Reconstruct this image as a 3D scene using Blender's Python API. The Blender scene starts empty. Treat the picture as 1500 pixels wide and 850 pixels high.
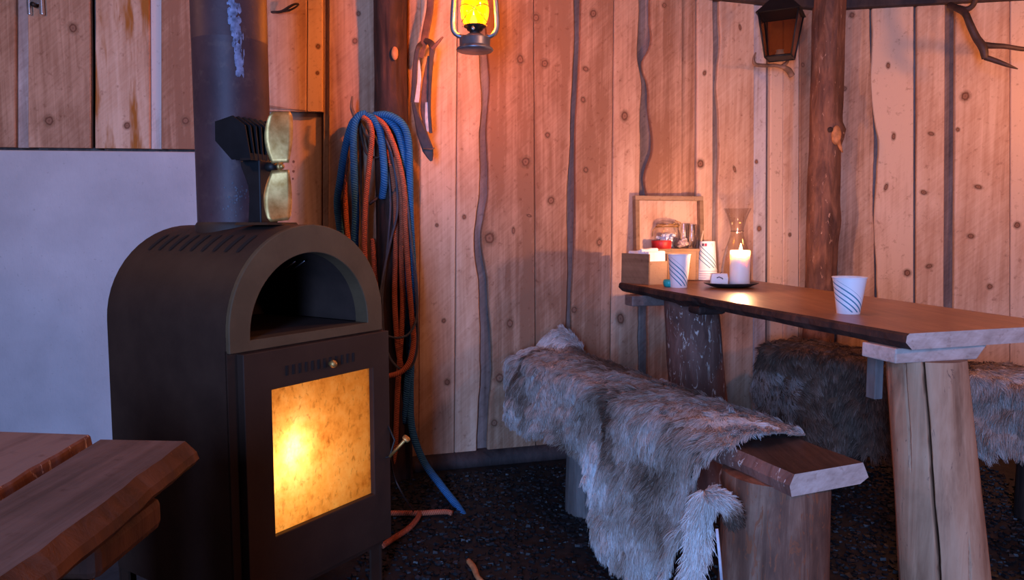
import bpy, bmesh, math, random
import numpy as np
from mathutils import Vector, Matrix, noise as mnoise
random.seed(7); rng = np.random.default_rng(7)
PI = math.pi
scene = bpy.context.scene
COL = scene.collection

# ------------------------------------------------------------------ camera
CAMH, PITCH, F = 0.95, math.radians(4.75), 1083.0
cam_d = bpy.data.cameras.new('camera'); cam_d.sensor_width = 36.0; cam_d.lens = F/1500*36; cam_d.clip_start = 0.02
cam = bpy.data.objects.new('camera', cam_d); COL.objects.link(cam)
cam.location = (0, 0, CAMH); cam.rotation_euler = (PI/2-PITCH, 0, 0); scene.camera = cam
_c, _s = math.cos(PITCH), math.sin(PITCH)
def ray(px, py):
    a, v = px-750, 425-py
    return Vector((a, F*_c+v*_s, -F*_s+v*_c))
C0 = Vector((0, 0, CAMH))
def atY(px, py, Y): d = ray(px, py); return C0+d*(Y/d.y)
def atH(px, py, z): d = ray(px, py); return C0+d*((z-CAMH)/d.z)

# ------------------------------------------------------------------ node helpers
class NT:
    def __init__(s, name):
        s.m = bpy.data.materials.new(name); s.m.use_nodes = True; s.t = s.m.node_tree; s.t.nodes.clear()
        s.out = s.t.nodes.new('ShaderNodeOutputMaterial')
    def n(s, typ, **kw):
        nd = s.t.nodes.new(typ)
        for k, v in kw.items():
            if k in nd.bl_rna.properties.keys() and k not in ('inputs',): setattr(nd, k, v)
            else: nd.inputs[k].default_value = v
        return nd
    def l(s, a, b): s.t.links.new(a, b)
    def put(s, nd, key, val):
        if isinstance(val, bpy.types.NodeSocket): s.l(val, nd.inputs[key])
        else: nd.inputs[key].default_value = val
    def math(s, op, a, b=0.0, c=0.0, clamp=False):
        nd = s.t.nodes.new('ShaderNodeMath'); nd.operation = op; nd.use_clamp = clamp
        s.put(nd, 0, a); s.put(nd, 1, b); s.put(nd, 2, c); return nd.outputs[0]
    def co(s, kind='Object'): return s.n('ShaderNodeTexCoord').outputs[kind]
    def mapping(s, vec, scale=(1, 1, 1), loc=(0, 0, 0), rot=(0, 0, 0)):
        nd = s.t.nodes.new('ShaderNodeMapping'); s.l(vec, nd.inputs['Vector'])
        s.put(nd, 'Scale', scale); s.put(nd, 'Location', loc); s.put(nd, 'Rotation', rot); return nd.outputs[0]
    def noise(s, vec, scale=5, detail=3, rough=.5, dist=0, out='Fac'):
        nd = s.t.nodes.new('ShaderNodeTexNoise'); s.l(vec, nd.inputs['Vector'])
        s.put(nd, 'Scale', scale); s.put(nd, 'Detail', detail); s.put(nd, 'Roughness', rough); s.put(nd, 'Distortion', dist)
        return nd.outputs[out]
    def ramp(s, fac, stops):
        nd = s.t.nodes.new('ShaderNodeValToRGB'); e = nd.color_ramp.elements
        while len(e) < len(stops): e.new(.5)
        for k, (p, c) in enumerate(stops): e[k].position = p; e[k].color = (*c, 1) if len(c) == 3 else c
        s.l(fac, nd.inputs[0]); return nd.outputs[0]
    def mix(s, fac, a, b, blend='MIX'):
        nd = s.t.nodes.new('ShaderNodeMix'); nd.data_type = 'RGBA'; nd.blend_type = blend
        s.put(nd, 0, fac)
        for k, v in ((6, a), (7, b)):
            if isinstance(v, bpy.types.NodeSocket): s.l(v, nd.inputs[k])
            else: nd.inputs[k].default_value = (*v, 1) if len(v) == 3 else v
        return nd.outputs[2]
    def bump(s, h, strength=.3, dist=.01):
        nd = s.t.nodes.new('ShaderNodeBump'); s.l(h, nd.inputs['Height']); s.put(nd, 'Strength', strength); s.put(nd, 'Distance', dist)
        return nd.outputs[0]
    def attr(s, name): return s.n('ShaderNodeAttribute', attribute_name=name).outputs['Fac']
    def pbr(s, color, rough=.6, metal=0, normal=None, spec=.4, **kw):
        nd = s.t.nodes.new('ShaderNodeBsdfPrincipled')
        if isinstance(color, bpy.types.NodeSocket): s.l(color, nd.inputs['Base Color'])
        else: nd.inputs['Base Color'].default_value = (*color, 1)
        s.put(nd, 'Roughness', rough); s.put(nd, 'Metallic', metal); s.put(nd, 'Specular IOR Level', spec)
        if normal: s.l(normal, nd.inputs['Normal'])
        for k, v in kw.items(): s.put(nd, k.replace('_', ' '), v)
        s.l(nd.outputs[0], s.out.inputs[0]); return nd
def simple(name, color, rough=.5, metal=0, spec=.4, var=.12, vscale=30, bump=0.0):
    t = NT(name); co = t.co(); nz = t.noise(co, vscale, 4)
    lo = tuple(max(0, c*(1-var*1.6)) for c in color); hi = tuple(min(1, c*(1+var*1.6)) for c in color)
    t.pbr(t.ramp(nz, [(.3, lo), (.7, hi)]), rough, metal, t.bump(nz, bump, .004) if bump else None, spec)
    return t.m

# ------------------------------------------------------------------ materials
def m_board(name, cols, tone_amt=1.0, axis='z', rough=.75, stain=False, gscale=1.0, bump=.25):
    """sawn softwood with grain running along one local axis; tone = a per-board attribute"""
    t = NT(name); co = t.co(); tone = t.attr('tone')
    comb = t.n('ShaderNodeCombineXYZ')
    sh = t.math('MULTIPLY', tone, 17.3)
    for k in range(3): t.l(sh, comb.inputs[k])
    add = t.n('ShaderNodeVectorMath', operation='ADD'); t.l(co, add.inputs[0]); t.l(comb.outputs[0], add.inputs[1])
    v = add.outputs[0]
    st = {'z': (1, 1, .045), 'y': (1, .045, 1), 'x': (.045, 1, 1)}[axis]
    st = tuple(k*gscale for k in st)
    g1 = t.noise(t.mapping(v, st), 55, 4, .6, .6)
    g2 = t.noise(t.mapping(v, tuple(k*.5 for k in st)), 22, 3, .5, 1.2)
    g3 = t.noise(t.mapping(v, (1, 1, 1)), 3.0, 4, .55)
    saw = t.noise(t.mapping(t.mapping(v, rot=(0, .75, 0)), (5, 5, 60)), 2.6, 2, .6)
    g4 = t.noise(t.mapping(v, (1, 1, .5)), 11, 5, .65, .6)
    dia = t.noise(t.mapping(t.mapping(v, rot=(0, .75, 0)), (3, 3, 55)), 2.0, 2, .6)
    f = t.math('ADD', t.math('MULTIPLY', g1, .26), t.math('MULTIPLY', g2, .32))
    f = t.math('ADD', f, t.math('MULTIPLY', g3, .24))
    f = t.math('ADD', f, t.math('MULTIPLY', g4, .20))
    f = t.math('ADD', f, t.math('MULTIPLY', t.math('SUBTRACT', dia, .5), .12))
    f = t.math('ADD', f, t.math('MULTIPLY', t.math('SUBTRACT', tone, .5), 0.29*tone_amt))
    c = t.ramp(f, [(.36, cols[0]), (.5, cols[1]), (.64, cols[2])])
    spots = t.ramp(t.noise(v, 42, 3, .65), [(.60, (1, 1, 1)), (.74, (.62, .52, .48))])
    c = t.mix(.8, c, spots, 'MULTIPLY')
    if stain:
        sa = t.attr('stain')
        sx = t.n('ShaderNodeSeparateXYZ'); t.l(co, sx.inputs[0])
        sn = t.noise(t.mapping(co, (1, 1, .14)), 16, 4, .6)
        m = t.math('MULTIPLY', sa, t.math('MULTIPLY', t.math('SUBTRACT', sn, .47), 9, clamp=True), clamp=True)
        c = t.mix(m, c, (.36, .12, .018))
    h = t.math('ADD', g1, t.math('MULTIPLY', saw, .8))
    t.pbr(c, rough, 0, t.bump(h, bump, .004), .25)
    return t.m
M = {}
PINE = [(.31, .145, .08), (.54, .305, .19), (.71, .47, .325)]
M['board'] = m_board('raw_pine', PINE, stain=True)
M['under'] = m_board('weathered_under_board', [(.10, .065, .052), (.22, .15, .125), (.40, .30, .26)])
M['pale'] = m_board('pale_batten', [(.24, .165, .14), (.40, .30, .26), (.62, .53, .49)])
M['tabletop'] = m_board('oiled_table_wood', [(.13, .047, .018), (.235, .095, .04), (.34, .155, .07)], axis='y', rough=.33, bump=.12)
M['plank_dark'] = m_board('worn_bench_wood', [(.03, .017, .014), (.065, .038, .03), (.12, .075, .06)], axis='y', rough=.5)
M['plank_grey'] = m_board('worn_plank', [(.085, .055, .045), (.16, .105, .088), (.25, .175, .15)], axis='y', rough=.55)
M['endgrain'] = m_board('sawn_end_grain', [(.36, .245, .20), (.53, .385, .325), (.68, .53, .465)], axis='x', gscale=2)
M['crate'] = m_board('thin_plywood', [(.20, .115, .062), (.285, .17, .095), (.37, .235, .14)], axis='x')
def m_knot():
    t = NT('pine_knot'); uv = t.co('UV')
    ln = t.n('ShaderNodeVectorMath', operation='LENGTH'); t.l(uv, ln.inputs[0])
    nz = t.noise(t.co(), 90, 3)
    r = t.math('ADD', ln.outputs['Value'], t.math('MULTIPLY', t.math('SUBTRACT', nz, .5), .28))
    c = t.ramp(r, [(0, (.15, .06, .035)), (.12, (.26, .12, .07)), (.27, (.30, .14, .08)), (.36, (.15, .055, .03)), (.45, (.17, .065, .035)), (.55, (.36, .18, .10))])
    al = t.ramp(r, [(.40, (1, 1, 1)), (.50, (.55, .55, .55)), (.70, (.22, .22, .22)), (.92, (0, 0, 0))])
    nd = t.pbr(c, .7, 0, None, .25); tr = t.n('ShaderNodeBsdfTransparent'); mx = t.n('ShaderNodeMixShader')
    t.l(al, mx.inputs[0]); t.l(tr.outputs[0], mx.inputs[1]); t.l(nd.outputs[0], mx.inputs[2]); t.l(mx.outputs[0], t.out.inputs[0]); return t.m
M['knot'] = m_knot()
def m_bark(name, cols, flakes=(.42, .27, .2), fl=.66, bump=.6, streak=.22):
    t = NT(name); co = t.co()
    a = t.noise(t.mapping(co, (1, 1, streak)), 26, 6, .65, .8)
    b = t.noise(t.mapping(co, (1, 1, .45)), 10, 5, .6, .4)
    f = t.math('ADD', t.math('MULTIPLY', a, .55), t.math('MULTIPLY', b, .45))
    c = t.ramp(f, [(.33, cols[0]), (.5, cols[1]), (.66, cols[2])])
    fk = t.noise(t.mapping(co, (1.3, 1.3, .4)), 34, 4, .7, 1.5)
    c = t.mix(t.ramp(fk, [(fl, (0, 0, 0)), (fl+.05, (1, 1, 1))]), c, flakes)
    t.pbr(c, .72, 0, t.bump(f, bump, .012), .3); return t.m
M['bark'] = m_bark('dark_brown_bark', [(.045, .018, .013), (.15, .062, .038), (.31, .135, .075)], (.50, .28, .18), .63)
M['bark_dark'] = m_bark('near_black_bark', [(.014, .006, .005), (.042, .019, .014), (.085, .036, .025)], (.12, .06, .04), .72)
M['bark_red'] = m_bark('flaking_red_brown_log', [(.085, .035, .028), (.17, .075, .055), (.27, .13, .10)], (.60, .47, .40), .59)
M['edge_bark'] = m_bark('dark_waney_edge', [(.035, .013, .008), (.085, .032, .018), (.15, .06, .033)], (.20, .09, .05), .66)
M['peeled'] = m_bark('peeled_pale_log', [(.20, .085, .045), (.46, .235, .135), (.60, .34, .21)], (.17, .085, .06), .64, .35, .07)
M['stump'] = m_bark('half_peeled_stump', [(.045, .02, .014), (.16, .066, .04), (.33, .17, .11)], (.24, .075, .035), .56, .5, .10)
M['stump_dark'] = m_bark('weathered_grey_stump', [(.07, .055, .05), (.14, .115, .105), (.23, .19, .175)], (.06, .04, .035), .68, .4, .08)
M['fresh'] = simple('torn_fresh_wood', (.50, .20, .075), .7, var=.25, vscale=40)
def m_plaster():
    t = NT('painted_plaster'); co = t.co()
    a = t.noise(co, 3.0, 5, .6); b = t.noise(t.mapping(co, (1, 1, .5)), 60, 4, .7)
    sp = t.noise(co, 90, 2, .5)
    c = t.ramp(a, [(.3, (.40, .385, .40)), (.7, (.54, .52, .535))])
    c = t.mix(t.ramp(sp, [(.68, (0, 0, 0)), (.74, (1, 1, 1))]), c, (.40, .38, .39))
    t.pbr(c, .75, 0, t.bump(b, .35, .004), .3); return t.m
M['plaster'] = m_plaster()
def m_steel(name, c0, c1, rough=.5, metal=.55, rust=None):
    t = NT(name); co = t.co(); a = t.noise(co, 9, 6, .65); b = t.noise(co, 130, 3)
    c = t.ramp(a, [(.35, c0), (.68, c1)])
    if rust: c = t.mix(t.ramp(t.noise(co, 22, 5, .7), [(.55, (0, 0, 0)), (.7, (1, 1, 1))]), c, rust)
    t.pbr(c, rough, metal, t.bump(b, .12, .002), .35); return t.m
M['steel'] = m_steel('blackened_stove_steel', (.030, .0125, .0075), (.044, .020, .012), .62, .0)
M['steel_front'] = m_steel('lantern_lit_stove_steel', (.085, .050, .025), (.12, .072, .036), .6, .1)  # lantern light on the front ring put into a lighter, warmer colour
M['soot'] = m_steel('sooty_inner_steel', (.03, .017, .013), (.055, .03, .022), .7, .2)
M['pipe'] = m_steel('heat_tinted_flue_steel', (.050, .022, .026), (.085, .038, .040), .55, .15, (.10, .05, .045))
M['scuff'] = simple('bare_scuffed_metal', (.17, .19, .29), .5, .3, var=.4, vscale=80)
M['black'] = simple('matt_black_metal', (.012, .011, .012), .5, .3)
M['slot'] = simple('dark_slot', (.006, .005, .005), .8)
def m_brass():
    t = NT('tarnished_brass'); co = t.co(); a = t.noise(co, 28, 4, .6)
    t.pbr(t.ramp(a, [(.35, (.40, .20, .05)), (.65, (.74, .46, .16))]), .5, .8, t.bump(a, .15, .003)); return t.m
M['brass'] = m_brass()
M['zinc'] = simple('grey_lantern_tin', (.22, .22, .24), .42, .75, var=.15)
M['chrome'] = simple('bright_metal', (.7, .7, .72), .25, .9, var=.1)
M['iron'] = simple('dark_iron', (.03, .022, .018), .55, .5, var=.3)
M['antler'] = simple('brown_antler', (.20, .11, .07), .6, var=.35, vscale=25, bump=.3)
M['antler_dark'] = simple('dark_antler', (.06, .03, .022), .6, var=.35, vscale=25, bump=.3)
M['leather'] = simple('dark_leather', (.035, .018, .014), .55, var=.3, vscale=40, bump=.2)
M['leather_red'] = simple('tan_leather', (.10, .04, .024), .55, var=.3, vscale=40, bump=.2)
M['felt'] = simple('pale_felt', (.52, .49, .54), .9, var=.12, vscale=60)
def m_rope(name, c0, c1):
    t = NT(name); uv = t.co('UV')
    w = t.n('ShaderNodeTexWave', wave_type='BANDS', bands_direction='DIAGONAL'); t.l(t.mapping(uv, (1, 1, 1)), w.inputs[0])
    t.put(w, 'Scale', 1.0); t.put(w, 'Distortion', 1.0); t.put(w, 'Detail', 1)
    nz = t.noise(t.co(), 45, 3)
    c = t.mix(t.math('MULTIPLY', w.outputs['Fac'], 1), c0, c1)
    c = t.mix(.5, c, t.ramp(nz, [(.3, (.5, .5, .5)), (.7, (1, 1, 1))]), 'MULTIPLY')
    t.pbr(c, .8, 0, t.bump(w.outputs['Fac'], .6, .003), .2); return t.m
M['rope_blue'] = m_rope('braided_blue_rope', (.018, .10, .28), (.05, .24, .52))
M['rope_red'] = m_rope('braided_orange_rope', (.42, .085, .04), (.70, .20, .10))
M['rope_grey'] = m_rope('thin_grey_cord', (.08, .08, .10), (.20, .19, .22))
def m_glass(name, tint=(1, 1, 1), refl=.16, body=0.0, bodycol=(.8, .8, .8)):
    t = NT(name)
    tr = t.n('ShaderNodeBsdfTransparent'); tr.inputs[0].default_value = (*tint, 1)
    gl = t.n('ShaderNodeBsdfGlossy'); gl.inputs['Roughness'].default_value = .06
    lw = t.n('ShaderNodeLayerWeight'); lw.inputs[0].default_value = .35
    f = t.math('ADD', t.math('MULTIPLY', lw.outputs['Facing'], .75), refl*.4, clamp=True)
    f = t.math('MULTIPLY', f, .8)
    mx = t.n('ShaderNodeMixShader'); t.l(f, mx.inputs[0]); t.l(tr.outputs[0], mx.inputs[1]); t.l(gl.outputs[0], mx.inputs[2])
    o = mx.outputs[0]
    if body:
        df = t.n('ShaderNodeBsdfTranslucent'); df.inputs[0].default_value = (*bodycol, 1)
        m2 = t.n('ShaderNodeMixShader'); m2.inputs[0].default_value = body; t.l(o, m2.inputs[1]); t.l(df.outputs[0], m2.inputs[2]); o = m2.outputs[0]
    t.l(o, t.out.inputs[0]); return t.m
M['glass'] = m_glass('clear_glass', (.93, .92, .92))
M['globe'] = m_glass('amber_lantern_glass', (1.0, .55, .06), .1, .05, (1.0, .30, .002))
M['lantern_pane'] = m_glass('smoked_lantern_pane', (.58, .42, .30), .3)
def m_sootglass():
    t = NT('sooty_stove_glass'); co = t.co()
    a = t.noise(co, 26, 6, .7); b = t.noise(t.mapping(co, (1, 1, .35)), 60, 4, .6, 1); big = t.noise(co, 7, 4, .6)
    f = t.math('ADD', t.math('MULTIPLY', a, .45), t.math('MULTIPLY', big, .55))
    f = t.math('ADD', f, t.math('MULTIPLY', b, .15))
    col = t.ramp(f, [(.38, (.30, .10, .03)), (.47, (.70, .37, .12)), (.58, (.92, .60, .26)), (.72, (1.0, .80, .48))])
    fl = t.noise(t.mapping(co, (1, 1, .6)), 85, 3, .6, .5)
    col = t.mix(.75, col, t.ramp(fl, [(.30, (.5, .44, .38)), (.44, (1, 1, 1))]), 'MULTIPLY')
    tl = t.n('ShaderNodeBsdfTranslucent'); t.l(col, tl.inputs[0])
    tr = t.n('ShaderNodeBsdfTransparent'); tr.inputs[0].default_value = (1, .74, .36, 1)
    mx = t.n('ShaderNodeMixShader'); mx.inputs[0].default_value = .14
    t.l(tl.outputs[0], mx.inputs[1]); t.l(tr.outputs[0], mx.inputs[2])
    t.l(mx.outputs[0], t.out.inputs[0]); return t.m
M['sootglass'] = m_sootglass()
def m_emit(name, col, s):
    t = NT(name); e = t.n('ShaderNodeEmission'); e.inputs[0].default_value = (*col, 1); e.inputs[1].default_value = s
    t.l(e.outputs[0], t.out.inputs[0]); return t.m
M['flame'] = m_emit('candle_flame', (1, .72, .30), 30)
M['wick_flame'] = m_emit('lantern_flame', (1, .62, .10), 16)
M['fire'] = m_emit('log_fire_flame', (1, .55, .17), 5)
def m_wax():
    t = NT('white_candle_wax'); nd = t.pbr((.86, .84, .80), .45, 0, None, .4)
    nd.inputs['Subsurface Weight'].default_value = 1.0; nd.inputs['Subsurface Radius'].default_value = (.022, .018, .013); nd.inputs['Subsurface Scale'].default_value = 1.0
    return t.m
M['wax'] = m_wax()
M['brick'] = simple('firebrick', (.62, .46, .30), .85, var=.25, vscale=25, bump=.4)
M['charlog'] = simple('charred_log', (.05, .03, .02), .85, var=.5, vscale=35, bump=.6)
M['paper'] = simple('white_paper', (.80, .80, .83), .7, var=.03)
M['sugar'] = simple('white_sugar', (.82, .84, .90), .6, var=.08, vscale=120, bump=.3)
M['red'] = simple('red_candles', (.45, .02, .02), .45, var=.3)
M['pink'] = simple('pale_pink_sachets', (.75, .55, .50), .6, var=.25, vscale=90)
M['teal'] = simple('teal_glass', (.02, .38, .36), .25, var=.2)
M['plate'] = simple('dark_plate', (.035, .038, .042), .35, var=.2)
M['char'] = simple('burnt_wick', (.05, .04, .04), .8)
M['stirrer'] = simple('pale_birch', (.62, .47, .32), .7)
M['floor'] = simple('damp_earth', (.010, .0095, .010), .6, var=.5, vscale=25, bump=.8)
def m_chip():
    t = NT('wet_gravel'); tone = t.attr('tone')
    t.pbr(t.ramp(tone, [(0, (.006, .006, .007)), (.6, (.010, .010, .012)), (1, (.026, .026, .030))]), .5, 0, None, .3); return t.m
M['chip'] = m_chip()
M['ceiling'] = m_board('dark_roof_boards', [(.10, .06, .04), (.16, .10, .07), (.22, .14, .10)], axis='y')
M['beam'] = m_bark('dark_beam_wood', [(.02, .013, .013), (.045, .03, .028), (.08, .05, .045)], (.10, .05, .03), .72)
def m_cup(name, inv=False):
    t = NT(name); uv = t.n('ShaderNodeSeparateXYZ'); t.l(t.co('UV'), uv.inputs[0])
    p = t.math('FRACT', t.math('MULTIPLY', uv.outputs[0], 2.0)); v = uv.outputs[1]
    pw = t.math('POWER', p, 1.45)
    w = t.math('ADD', v, t.math('MULTIPLY', pw, .80))
    fr = t.math('FRACT', t.math('DIVIDE', w, .15))
    line = t.math('LESS_THAN', fr, t.math('ADD', .20, t.math('MULTIPLY', p, .18)))
    msk = t.math('MULTIPLY', t.math('LESS_THAN', w, 1.06), t.math('GREATER_THAN', w, .34))
    msk = t.math('MULTIPLY', msk, t.math('MULTIPLY', t.math('GREATER_THAN', v, .06), t.math('LESS_THAN', v, .94)))
    c = t.mix(t.math('MULTIPLY', line, msk), (.80, .80, .82), (.045, .22, .33))
    t.pbr(c, .5, 0, None, .4); return t.m
M['cup'] = m_cup('printed_paper_cup')
def m_hair(name, cols):
    t = NT(name); tone = t.attr('tone'); c = t.ramp(tone, cols)
    t.pbr(c, .62, 0, None, .3); return t.m
M['fur'] = m_hair('reindeer_fur', [(0, (.05, .028, .018)), (.25, (.17, .10, .07)), (.5, (.35, .255, .205)), (.75, (.54, .46, .42)), (1, (.80, .79, .78))])
M['skin'] = simple('hide_skin', (.26, .19, .155), .8, var=.4, vscale=18)
M['skin_brown'] = simple('brown_hide_skin', (.12, .065, .04), .8, var=.3, vscale=18)

# ------------------------------------------------------------------ mesh builder
class MB:
    def __init__(s): s.v = []; s.f = []; s.mi = []; s.tone = []; s.stain = []; s.uv = {}; s.sm = []
    def add(s, vs, fs, mi=0, tone=.5, stain=0.0, uvs=None, smooth=False, M4=None):
        b = len(s.v)
        for p in vs:
            p = Vector(p)
            if M4 is not None: p = M4 @ p
            s.v.append(tuple(p)); s.tone.append(tone); s.stain.append(stain)
        if uvs:
            for k, u in enumerate(uvs): s.uv[b+k] = u
        for f in fs: s.f.append([b+k for k in f]); s.mi.append(mi); s.sm.append(smooth)
        return b
    def build(s, name, mats, parent=None, loc=None, rotz=0, attrs=False, bevel=0.0, sub=0, solid=0.0):
        me = bpy.data.meshes.new(name); me.from_pydata(s.v, [], s.f)
        for m in (mats if isinstance(mats, (list, tuple)) else [mats]): me.materials.append(M[m] if isinstance(m, str) else m)
        me.polygons.foreach_set('material_index', s.mi); me.polygons.foreach_set('use_smooth', s.sm)
        for nm, arr in (('tone', s.tone), ('stain', s.stain)):
            a = me.attributes.new(nm, 'FLOAT', 'POINT'); a.data.foreach_set('value', arr)
        if s.uv:
            ul = me.uv_layers.new(name='UVMap')
            vi = np.zeros(len(me.loops), dtype=np.int32); me.loops.foreach_get('vertex_index', vi)
            flat = np.zeros((len(vi), 2), dtype=np.float32)
            for k, i in enumerate(vi): flat[k] = s.uv.get(int(i), (0, 0))
            ul.data.foreach_set('uv', flat.ravel())
        me.validate(); me.update()
        o = bpy.data.objects.new(name, me); COL.objects.link(o)
        if parent is not None: o.parent = parent
        if loc is not None: o.location = loc
        o.rotation_euler.z = rotz
        if solid:
            md = o.modifiers.new('solid', 'SOLIDIFY'); md.thickness = solid; md.offset = 0
        if bevel:
            md = o.modifiers.new('bevel', 'BEVEL'); md.width = bevel; md.segments = 2; md.limit_method = 'ANGLE'
        if sub:
            md = o.modifiers.new('sub', 'SUBSURF'); md.levels = sub; md.render_levels = sub
        return o
BOXF = [(0, 3, 2, 1), (4, 5, 6, 7), (0, 1, 5, 4), (1, 2, 6, 5), (2, 3, 7, 6), (3, 0, 4, 7)]
def box(mb, c, s, rotz=0, mi=0, M4=None, **kw):
    x, y, z = (k/2 for k in s)
    vs = [(-x, -y, -z), (x, -y, -z), (x, y, -z), (-x, y, -z), (-x, -y, z), (x, -y, z), (x, y, z), (-x, y, z)]
    T = Matrix.Translation(c) @ Matrix.Rotation(rotz, 4, 'Z')
    if M4 is not None: T = T @ M4
    mb.add(vs, BOXF, mi, M4=T, **kw)
def prism(mb, poly, z0, z1, mi=0, top_mi=None, top_poly=None, **kw):
    """poly ccw from above; top_poly may differ"""
    n = len(poly); tp = top_poly or poly
    vs = [(p[0], p[1], z0) for p in poly]+[(p[0], p[1], z1) for p in tp]
    mb.add(vs, [tuple(reversed(range(n)))]+[(k, (k+1) % n, n+(k+1) % n, n+k) for k in range(n)], mi, **kw)
    mb.add([(p[0], p[1], z1) for p in tp], [tuple(range(n))], mi if top_mi is None else top_mi, **kw)
def smooth_path(pts, k=8):
    P = [Vector(p) for p in pts]; out = []
    for i in range(len(P)-1):
        a = P[max(i-1, 0)]; b = P[i]; c = P[i+1]; d = P[min(i+2, len(P)-1)]
        for j in range(k):
            t = j/k
            out.append(.5*((2*b)+(c-a)*t+(2*a-5*b+4*c-d)*t*t+(3*b-a-3*c+d)*t**3))
    out.append(P[-1]); return out
def tube(mb, pts, r, seg=10, mi=0, closed=False, caps=True, flat=1.0, tone=.5, uvk=None, flat_dir=None):
    """sweep a circle (flat<1: an oval) along pts; r number or list"""
    P = [Vector(p) for p in pts]; n = len(P)
    R = r if isinstance(r, (list, tuple)) else [r]*n
    tang = [(P[min(i+1, n-1)]-P[max(i-1, 0)]).normalized() if (P[min(i+1, n-1)]-P[max(i-1, 0)]).length > 1e-9 else Vector((0, 0, 1)) for i in range(n)]
    up = Vector(flat_dir) if flat_dir is not None else (Vector((0, 0, 1)) if abs(tang[0].z) < .9 else Vector((0, 1, 0)))
    vs = []; uvs = []; L = 0
    for i in range(n):
        if i: L += (P[i]-P[i-1]).length
        t = tang[i]; a = up-t*up.dot(t)
        if a.length < 1e-6: a = t.orthogonal()
        a.normalize(); b = t.cross(a)
        if flat_dir is None: up = a
        for k in range(seg):
            th = 2*PI*k/seg
            vs.append(P[i]+a*(math.cos(th)*R[i]*flat)+b*(math.sin(th)*R[i]))
            uvs.append((L*(uvk or 1), k/seg*(2.0)))
    fs = [(i*seg+k, i*seg+(k+1) % seg, (i+1)*seg+(k+1) % seg, (i+1)*seg+k) for i in range(n-1) for k in range(seg)]
    if caps: fs += [tuple(reversed(range(seg))), tuple((n-1)*seg+k for k in range(seg))]
    mb.add(vs, fs, mi, tone=tone, uvs=uvs if uvk else None, smooth=True)
def lathe(mb, prof, c=(0, 0, 0), seg=32, mi=0, uv=False, caps=(False, False), M4=None, tone=.5):
    n = len(prof); vs = []; uvs = []
    T = Matrix.Translation(c) if M4 is None else M4
    zs = [p[1] for p in prof]; z0, z1 = min(zs), max(zs)
    sg = seg+1 if uv else seg
    for (r, z) in prof:
        for k in range(sg):
            th = 2*PI*k/seg; vs.append((r*math.cos(th), r*math.sin(th), z)); uvs.append((k/seg, (z-z0)/max(1e-6, z1-z0)))
    fs = []
    for i in range(n-1):
        for k in range(seg):
            k2 = k+1 if uv else (k+1) % seg
            fs.append((i*sg+k, i*sg+k2, (i+1)*sg+k2, (i+1)*sg+k))
    if caps[0]: fs.append(tuple(reversed(range(seg))))
    if caps[1]: fs.append(tuple((n-1)*sg+k for k in range(seg)))
    mb.add(vs, fs, mi, uvs=uvs if uv else None, smooth=True, M4=T, tone=tone)
def sphere(mb, c, r, mi=0, sc=(1, 1, 1), seg=16, tone=.5):
    prof = [(max(1e-4, r*math.sin(PI*k/10)), -r*math.cos(PI*k/10)) for k in range(11)]
    lathe(mb, prof, M4=Matrix.Translation(c) @ Matrix.Diagonal((*sc, 1)), seg=seg, mi=mi, tone=tone)
def log(mb, p0, p1, r0, r1, mi=0, cap_mi=None, seg=96, rings=70, wob=.04, cracks=(), bumps=(), seed=0, flare=0):
    """a log: radius wanders, cracks are real grooves (angle, z from, z to, depth, half width, lean), bumps (angle, z, size, height)"""
    p0 = Vector(p0); p1 = Vector(p1); vs = []
    for i in range(rings+1):
        t = i/rings; c = p0.lerp(p1, t); r = r0+(r1-r0)*t + flare*(max(0, .25-t)/.25)**2
        for k in range(seg):
            th = 2*PI*k/seg
            q = Vector((math.cos(th)*1.3+seed, math.sin(th)*1.3, c.z*2.2))
            rr = r*(1+wob*mnoise.noise(q)+wob*.5*mnoise.noise(q*3.1)+wob*.25*mnoise.noise(Vector((math.cos(th)*5+seed, math.sin(th)*5, c.z*3))))
            for (a, z0, z1, dp, hw, lean) in cracks:
                if z0 <= c.z <= z1:
                    aa = a+lean*(c.z-z0)+.03*mnoise.noise(Vector((c.z*9, a, seed)))
                    d = abs((th-aa+PI) % (2*PI)-PI); w = hw*min(1, (c.z-z0)/.06+.15, (z1-c.z)/.06+.15)
                    if d < w: rr -= dp*(1-(d/w)**4)
            for (a, z, sz, h) in bumps:
                d = ((th-a+PI) % (2*PI)-PI)*r; d2 = (d*d+(c.z-z)**2)/(sz*sz)
                if d2 < 4: rr += h*math.exp(-d2*1.6)
            vs.append((c.x+rr*math.cos(th), c.y+rr*math.sin(th), c.z))
    fs = [(i*seg+k, i*seg+(k+1) % seg, (i+1)*seg+(k+1) % seg, (i+1)*seg+k) for i in range(rings) for k in range(seg)]
    mb.add(vs, fs, mi, smooth=True)
    mb.add(vs[:seg], [tuple(reversed(range(seg)))], mi); mb.add(vs[-seg:], [tuple(range(seg))], mi if cap_mi is None else cap_mi)

# ------------------------------------------------------------------ object helpers
def tag(o, label=None, cat=None, group=None, kind=None):
    if label: o['label'] = label
    if cat: o['category'] = cat
    if group: o['group'] = group
    if kind: o['kind'] = kind
    return o
def thing(name, label, cat, loc=(0, 0, 0), rotz=0, group=None):
    o = bpy.data.objects.new(name, None); COL.objects.link(o); o.empty_display_size = .05
    o.location = loc; o.rotation_euler.z = rotz; return tag(o, label, cat, group)
def loc_of(parent, p):   # world point -> local of an unrotated / z-rotated thing
    v = Vector(p)-Vector(parent.location); return Matrix.Rotation(-parent.rotation_euler.z, 3, 'Z') @ v

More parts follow.
